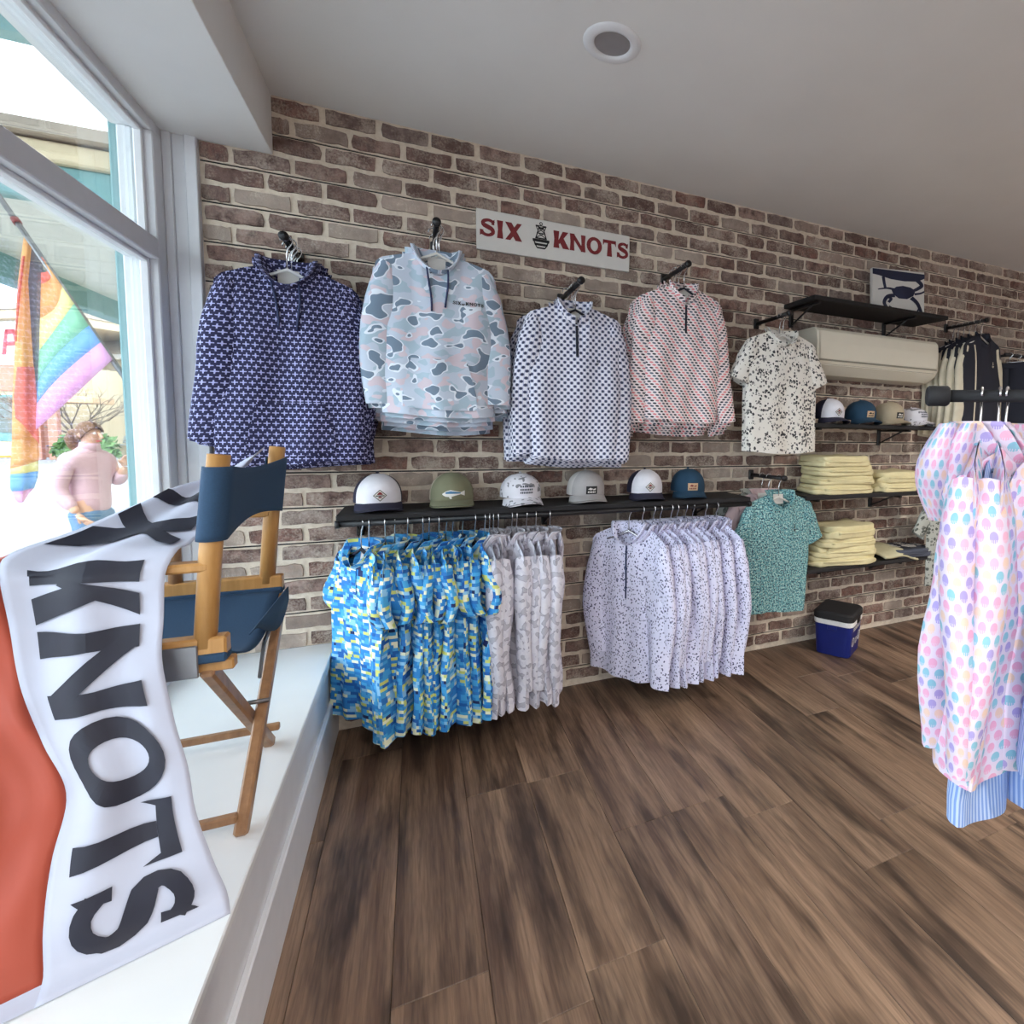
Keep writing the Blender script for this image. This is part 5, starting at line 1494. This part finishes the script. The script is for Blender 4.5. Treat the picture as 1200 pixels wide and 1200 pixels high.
box('pane', (-L1 * .36, -.08, -.62 * (H(463) - H(518)) / 2), (L1 * .36, -.06, .9 * (H(463) - H(518)) / 2), M['winddark'], wf, bev=0)
box('pillar', (L1 * .9, -.35, 0), (L1 * 1.0, .2, H(458)), M['brickred'], bl, bev=.03)
mb = MB(); zb, zt = H(417), H(388); hh = zt - zb
for q in [[(0, 0), (.22, 0), (.4, 1), (.25, 1)], [(.78, 0), (1.0, 0), (.75, 1), (.6, 1)], [(.25, .8), (.75, .8), (.7, 1), (.3, 1)], [(.2, .35), (.8, .35), (.75, .52), (.25, .52)]]:
    mb.quad([((L1 - .125 * L1 - hh * .95) + p[0] * hh * 1.05, -.315, zb + p[1] * hh) for p in q])
o = mb.build('sign_letter', M['redsign'], bl)
# right building: cream siding, hipped grey roof, windows
c1, c2 = at_z(66, 529, GZ), at_z(250, 536, GZ)
c1 = CAM_C + (c1 - CAM_C) * 1.0
br, L2 = bld('cream_house', 'cream sided house with grey hipped roof across the street', c1, c2)
cm = (c1 + c2) / 2; H2 = lambda py: hpx(c1 + (c2 - c1) * .4, 135, py)
box('wall', (0, 0, 0), (L2, 8, H2(424)), M['cream_wall'], br, bev=0)
for k in range(14):
    z = H2(520) + (H2(428) - H2(520)) * k / 14; box('siding', (0, -.04, z), (L2, 0, z + .02), M['signwhite'], br, bev=0)
box('eave', (-.4, -.5, H2(424)), (L2 + .4, 8.4, H2(418)), M['signwhite'], br, bev=.02)
V = [(-.4, -.6, H2(418)), (L2 + .5, -.6, H2(418)), (L2 + .5, 8.5, H2(418)), (-.4, 8.5, H2(418)), (L2 * .25, 4, H2(362)), (L2 * .42, 4, H2(362))]
fixn(link('roof', V, [(0, 1, 5, 4), (1, 2, 5), (2, 3, 4, 5), (3, 0, 4), (0, 3, 2, 1)], M['roofgrey'], br))
for k in (.36, .5, .64, .8):
    w = box('window', (L2 * k - .7, -.12, H2(495)), (L2 * k + .7, .0, H2(455)), M['signwhite'], br, bev=.02)
    hh = (H2(455) - H2(495)) / 2
    for sx in (-1, 1): box('pane', (sx * .34 - .28, -.08, -hh * .85), (sx * .34 + .28, -.065, hh * .85), M['winddark'], w, bev=0)
# small brown porch roof beside the bush
pz = at_t(98, 470, 25)
kp = thing('entry_canopy', 'small tan entry canopy on brick posts across the street', 'canopy', tuple(pz))
box('canopy_roof', (-1.3, -1, -.12), (.7, 1, .18), M['tan'], kp, bev=.03)
for x in (-1.25, -.7): box('post', (x - .16, -.9, GZ - pz[2]), (x + .16, -.6, -.12), M['brickred'], kp, bev=.02)
# street furniture
def bench(name, label, px, py, t, mat, w, rz):
    p = at_z(px, py, GZ + .12) if t is None else at_t(px, py, t); b_ = thing(name, label, 'bench', tuple(p), rz)
    for k in range(3): box('slat', (-w / 2, -.25 + .16 * k, .42), (w / 2, -.12 + .16 * k, .46), mat, b_, bev=.01)
    for k in range(3): box('slat', (-w / 2, .24 + .03 * k, .52 + .14 * k), (w / 2, .28 + .03 * k, .63 + .14 * k), mat, b_, bev=.01)
    for x in (-w * .42, w * .42):
        bar('leg', (x, -.2, 0), (x, -.2, .42), .06, .06, mat, b_); bar('leg', (x, .22, 0), (x, .32, .9), .06, .06, mat, b_)
    return b_
bench('street_bench', 'blue bench standing across the street beside the flag', 62, 533, None, M['benchblue'], 1.5, math.radians(-25))
bench('street_bench', 'grey metal bench standing right of the green bush', 141, 531, None, M['benchgrey'], 2.0, math.radians(-25))
kb = structure(box('kerb', (0, 0, 0), (70, .3, .14), M['yellow'], bev=.02)); k1, k2 = at_z(-40, 537, GZ), at_z(180, 532, GZ)
kb.location = tuple(k1 - (k2 - k1) * .5); kb.rotation_euler = (0, 0, math.atan2((k2 - k1)[1], (k2 - k1)[0]))
bp = at_z(158, 532, GZ); bf = thing('barrier_stand', 'grey slanted barrier stand at the right of the street view', 'barrier', tuple(bp), math.radians(-25))
bar('leg', (-.75, 0, 0), (.05, 0, 1.0), .12, .3, M['benchgrey'], bf, (0, 1, 0), .02); bar('leg', (.75, 0, .2), (-.2, 0, .95), .12, .2, M['benchgrey'], bf, (0, 1, 0), .02); bar('top_bar', (-.8, 0, .85), (.1, 0, 1.0), .14, .25, M['benchgrey'], bf, (0, 1, 0), .02)
# bush
def bush(label, p, rx, rz_, seed, n=420):
    t = thing('bush', label, 'bush', tuple(p)); r = random.Random(seed); mb = MB()
    for i in range(n):
        a = r.uniform(0, 2 * pi); e = math.acos(r.uniform(-.2, 1)); k = r.uniform(.75, 1.02)
        c = Vector((math.sin(e) * math.cos(a) * rx * k, math.sin(e) * math.sin(a) * rx * k, max(.1, math.cos(e) * rz_ * k + rz_ * .35)))
        n_ = Vector((r.gauss(0, 1), r.gauss(0, 1), r.gauss(.6, 1))).normalized(); s = n_.orthogonal().normalized(); u = n_.cross(s); q = r.uniform(.12, .22)
        mb.quad([c + s * q, c + u * q * .6, c - s * q, c - u * q * .6])
    o = mb.build('foliage', M['leaf'], t); o['kind'] = 'stuff'
    V = []; 
    for j in range(9):
        f = j / 8 * pi * .62
        for i in range(14): a = 2 * pi * i / 14; V.append((math.sin(f) * math.cos(a) * rx * .85, math.sin(f) * math.sin(a) * rx * .85, math.cos(f) * rz_ * .85 + rz_ * .35))
    V = [(x, y, max(z, 0)) for x, y, z in V]
    F = [(j * 14 + i, j * 14 + (i + 1) % 14, (j + 1) * 14 + (i + 1) % 14, (j + 1) * 14 + i) for j in range(8) for i in range(14)]
    link('core', V, F, M['leaf'], t, True); return t
bsh = at_z(103, 541, GZ); bush('round green bush across the street behind the person', bsh, 1.0, 1.05, 3)
# bare branched shrub tree behind the bush
tb = at_z(88, 537, GZ); tr = thing('bare_tree', 'bare spreading tree with thin branches behind the green bush', 'tree', tuple(tb)); r = random.Random(9)
tube('trunk', [(0, 0, 0), (.05, 0, .6), (.0, 0, 1.2)], [.12, .1, .08], M['bark'], tr, 8)
mb = MB()
def branch(p, d, l, rad, dep):
    q = p + d * l; mid = (p + q) / 2 + Vector((r.uniform(-.1, .1), r.uniform(-.1, .1), r.uniform(0, .12))) * l
    v, f = tube_vf([p, mid, q], [rad, rad * .8, rad * .6], 5); mb.add(v, f)
    if dep: 
        for _ in range(3): branch(q if _ else mid, (d + Vector((r.uniform(-.6, .6), r.uniform(-.6, .6), r.uniform(-.3, .4)))).normalized(), l * .68, rad * .6, dep - 1)
for i in range(7):
    a = i * .9 + .3; branch(Vector((0, 0, 1.1)), Vector((math.cos(a), math.sin(a), r.uniform(.35, .9))).normalized(), 1.35, .05, 3)
o = mb.build('branches', M['bark'], tr, True); o['kind'] = 'stuff'
# ------------------------------------------------------------------ person walking in the street
pp_ = CAM_C + ray(104, 545) * 5.0
PB = np.array((pp_[0], pp_[1], GZ))
pe = thing('person', 'person in a pale pink fleece and light blue jeans walking past with a raised hand', 'person', tuple(PB))
# heading: seen from the side, walking towards the right of the picture
hd = np.array((CAM_R[0][0], CAM_R[0][1], 0)); hd /= np.linalg.norm(hd)
pe.rotation_euler = (0, 0, math.atan2(hd[1], hd[0]))       # local +x is the walking direction, +y away from the shop
HS = 1.0
def skin_mesh(name, nodes, edges, mat, parent, lev=2):
    me = bpy.data.meshes.new(name); me.from_pydata([n[:3] for n in nodes], edges, []); o = bpy.data.objects.new(name, me); COL.objects.link(o)
    sk = o.modifiers.new('skin', 'SKIN'); sk.use_smooth_shade = True
    for i, n in enumerate(nodes):
        rr_ = n[3]; me.skin_vertices[0].data[i].radius = (rr_, n[4] if len(n) > 4 else rr_)
    me.skin_vertices[0].data[0].use_root = True
    sb = o.modifiers.new('sub', 'SUBSURF'); sb.levels = lev; sb.render_levels = lev
    o.parent = parent; me.materials.append(mat); return o
# body (one continuous surface)
bn_ = [(0, 0, .93, .09, .11), (0, 0, 1.08, .09, .11), (0, 0, 1.24, .1, .14), (.0, 0, 1.35, .07, .09), (.015, 0, 1.43, .05), (.03, 0, 1.50, .06), (.035, 0, 1.58, .085, .075), (.03, 0, 1.65, .06),
      (.02, -.09, .86, .085), (.05, -.095, .5, .06), (-.02, -.095, .09, .04), (.1, -.1, .05, .035),
      (-.01, .09, .86, .085), (-.03, .095, .5, .06), (-.22, .095, .13, .04), (-.12, .1, .06, .035),
      (0, -.19, 1.34, .055), (-.04, -.225, 1.07, .045), (.10, -.21, .87, .034),
      (0, .19, 1.34, .05), (.05, .2, 1.1, .042), (.17, .16, 1.27, .032)]
be = [(0, 1), (1, 2), (2, 3), (3, 4), (4, 5), (5, 6), (6, 7), (0, 8), (8, 9), (9, 10), (10, 11), (0, 12), (12, 13), (13, 14), (14, 15), (3, 16), (16, 17), (17, 18), (3, 19), (19, 20), (20, 21)]
skin_mesh('body', bn_, be, M['skin'], pe)
# fleece
jn = [(0, 0, .80, .13, .165), (0, 0, .98, .125, .16), (0, 0, 1.22, .12, .165), (0, 0, 1.37, .10, .15), (.012, 0, 1.44, .08), (.015, 0, 1.475, .068),
      (0, -.195, 1.33, .075), (-.04, -.235, 1.07, .065), (.08, -.215, .9, .05), (0, .18, 1.33, .07), (.05, .205, 1.1, .06), (.14, .175, 1.22, .048)]
tube('collar', [(.016, 0, 1.43), (.02, 0, 1.475), (.022, 0, 1.5)], [.078, .07, .068], M['fleece'], pe, 14)
skin_mesh('fleece', jn, [(0, 1), (1, 2), (2, 3), (3, 4), (4, 5), (3, 6), (6, 7), (7, 8), (3, 9), (9, 10), (10, 11)], M['fleece'], pe)
tn = [(0, 0, .92, .128, .15), (0, 0, .84, .12, .145), (.02, -.085, .76, .095), (.05, -.095, .5, .075), (-.02, -.095, .12, .065), (-.01, .085, .76, .095), (-.03, .095, .5, .075), (-.21, .095, .16, .065)]
skin_mesh('jeans', tn, [(0, 1), (1, 2), (2, 3), (3, 4), (1, 5), (5, 6), (6, 7)], M['denim'], pe)
for (x, y, z) in ((-.02, -.098, .0), (-.2, .098, .03)):
    v, f = box_vf((x - .07, y - .045, z), (x + .19, y + .045, z + .085), .03); o = fixn(link('shoe', v, f, M['signwhite'], pe))
    bm = bmesh.new(); bm.from_mesh(o.data); bmesh.ops.bevel(bm, geom=bm.edges[:], offset=.008, segments=2, affect='EDGES'); bm.to_mesh(o.data); bm.free()
# hands: palm with five fingers
def hand(name, wrist, dirv, palmn, curl, mat):
    d = Vector(dirv).normalized(); n = Vector(palmn).normalized(); s = d.cross(n).normalized(); w = Vector(wrist); N = []; E = []
    N += [(*w, .026, .018), (*(w + d * .04), .036, .016), (*(w + d * .085), .036, .014)]; E += [(0, 1), (1, 2)]
    for k, (sx, ln) in enumerate(((-.027, .06), (-.009, .074), (.009, .078), (.027, .068))):
        b0_ = w + d * .09 + s * sx; c = curl; q1 = b0_ + (d * math.cos(c) + n * math.sin(c)) * ln * .45; q2 = q1 + (d * math.cos(2 * c) + n * math.sin(2 * c)) * ln * .33; q3 = q2 + (d * math.cos(2.8 * c) + n * math.sin(2.8 * c)) * ln * .25
        i = len(N); N += [(*b0_, .0095), (*q1, .009), (*q2, .008), (*q3, .007)]; E += [(2, i), (i, i + 1), (i + 1, i + 2), (i + 2, i + 3)]
    t0 = w + d * .035 - s * .03; t1 = t0 + (d * .6 - s * .8) * .035; t2 = t1 + (d * .9 - s * .3) * .028; i = len(N)
    N += [(*t0, .012), (*t1, .0105), (*t2, .009)]; E += [(1, i), (i, i + 1), (i + 1, i + 2)]
    return skin_mesh(name, N, E, mat, pe, 1)
hand('hand', (.17, .16, 1.27), (.25, -.1, .95), (.9, .1, -.25), .5, M['skin'])
hand('hand', (.10, -.21, .87), (.6, .1, -.75), (.2, .9, .1), .35, M['skin'])
# head details: nose, eyes, ears, mouth, hair with a tied tail
hx, hz = .035, 1.565
v, f = tube_vf([(hx + .07, 0, hz + .03), (hx + .095, 0, hz - .002), (hx + .104, 0, hz - .02), (hx + .085, 0, hz - .028)], [.008, .012, .014, .008], 8); fixn(link('nose', v, f, M['skin'], pe, True))
for sy in (-1, 1):
    v, f = lathe_vf([(.0001, -.012), (.009, -.008), (.012, 0), (.009, .008), (.0001, .012)], 10, (hx + .073, sy * .032, hz + .02)); fixn(link('eye', v, f, M['signwhite'], pe, True))
    v, f = tube_vf([(hx - .005, sy * .078, hz - .02), (hx - .012, sy * .086, hz + .005), (hx - .006, sy * .08, hz + .03)], [.008, .014, .008], 8); fixn(link('ear', v, f, M['skin'], pe, True))
tube('mouth', [(hx + .074, -.022, hz - .052), (hx + .086, 0, hz - .05), (hx + .074, .022, hz - .052)], .006, M['redsign'], pe, 6)
V = []; nA, nB = 22, 12
for j in range(nB):
    e = pi * (j / (nB - 1)) * .66
    for i in range(nA):
        a = 2 * pi * i / nA; ca = math.cos(a); fr = max(0, ca)
        ee = e * (1 - .5 * fr); rr_ = 1.0 + .05 * mnoise.noise(Vector((ca * 3, math.sin(a) * 3, e * 4)))
        V.append((hx - .012 + .103 * math.sin(ee) * ca * rr_, .092 * math.sin(ee) * math.sin(a) * rr_, hz + .015 + .118 * math.cos(ee) * rr_))
hr = link('hair', V, grid_faces(nB, nA, False) + [(j * nA + nA - 1, j * nA, (j + 1) * nA, (j + 1) * nA + nA - 1) for j in range(nB - 1)], M['hair'], pe, True)
sm = hr.modifiers.new('thick', 'SOLIDIFY'); sm.thickness = .008
tube('hair_tail', [(-.05, 0, 1.6), (-.115, 0, 1.585), (-.145, .0, 1.53), (-.14, .01, 1.46), (-.12, .015, 1.41)], [.03, .045, .05, .04, .012], M['hair'], pe, 10)
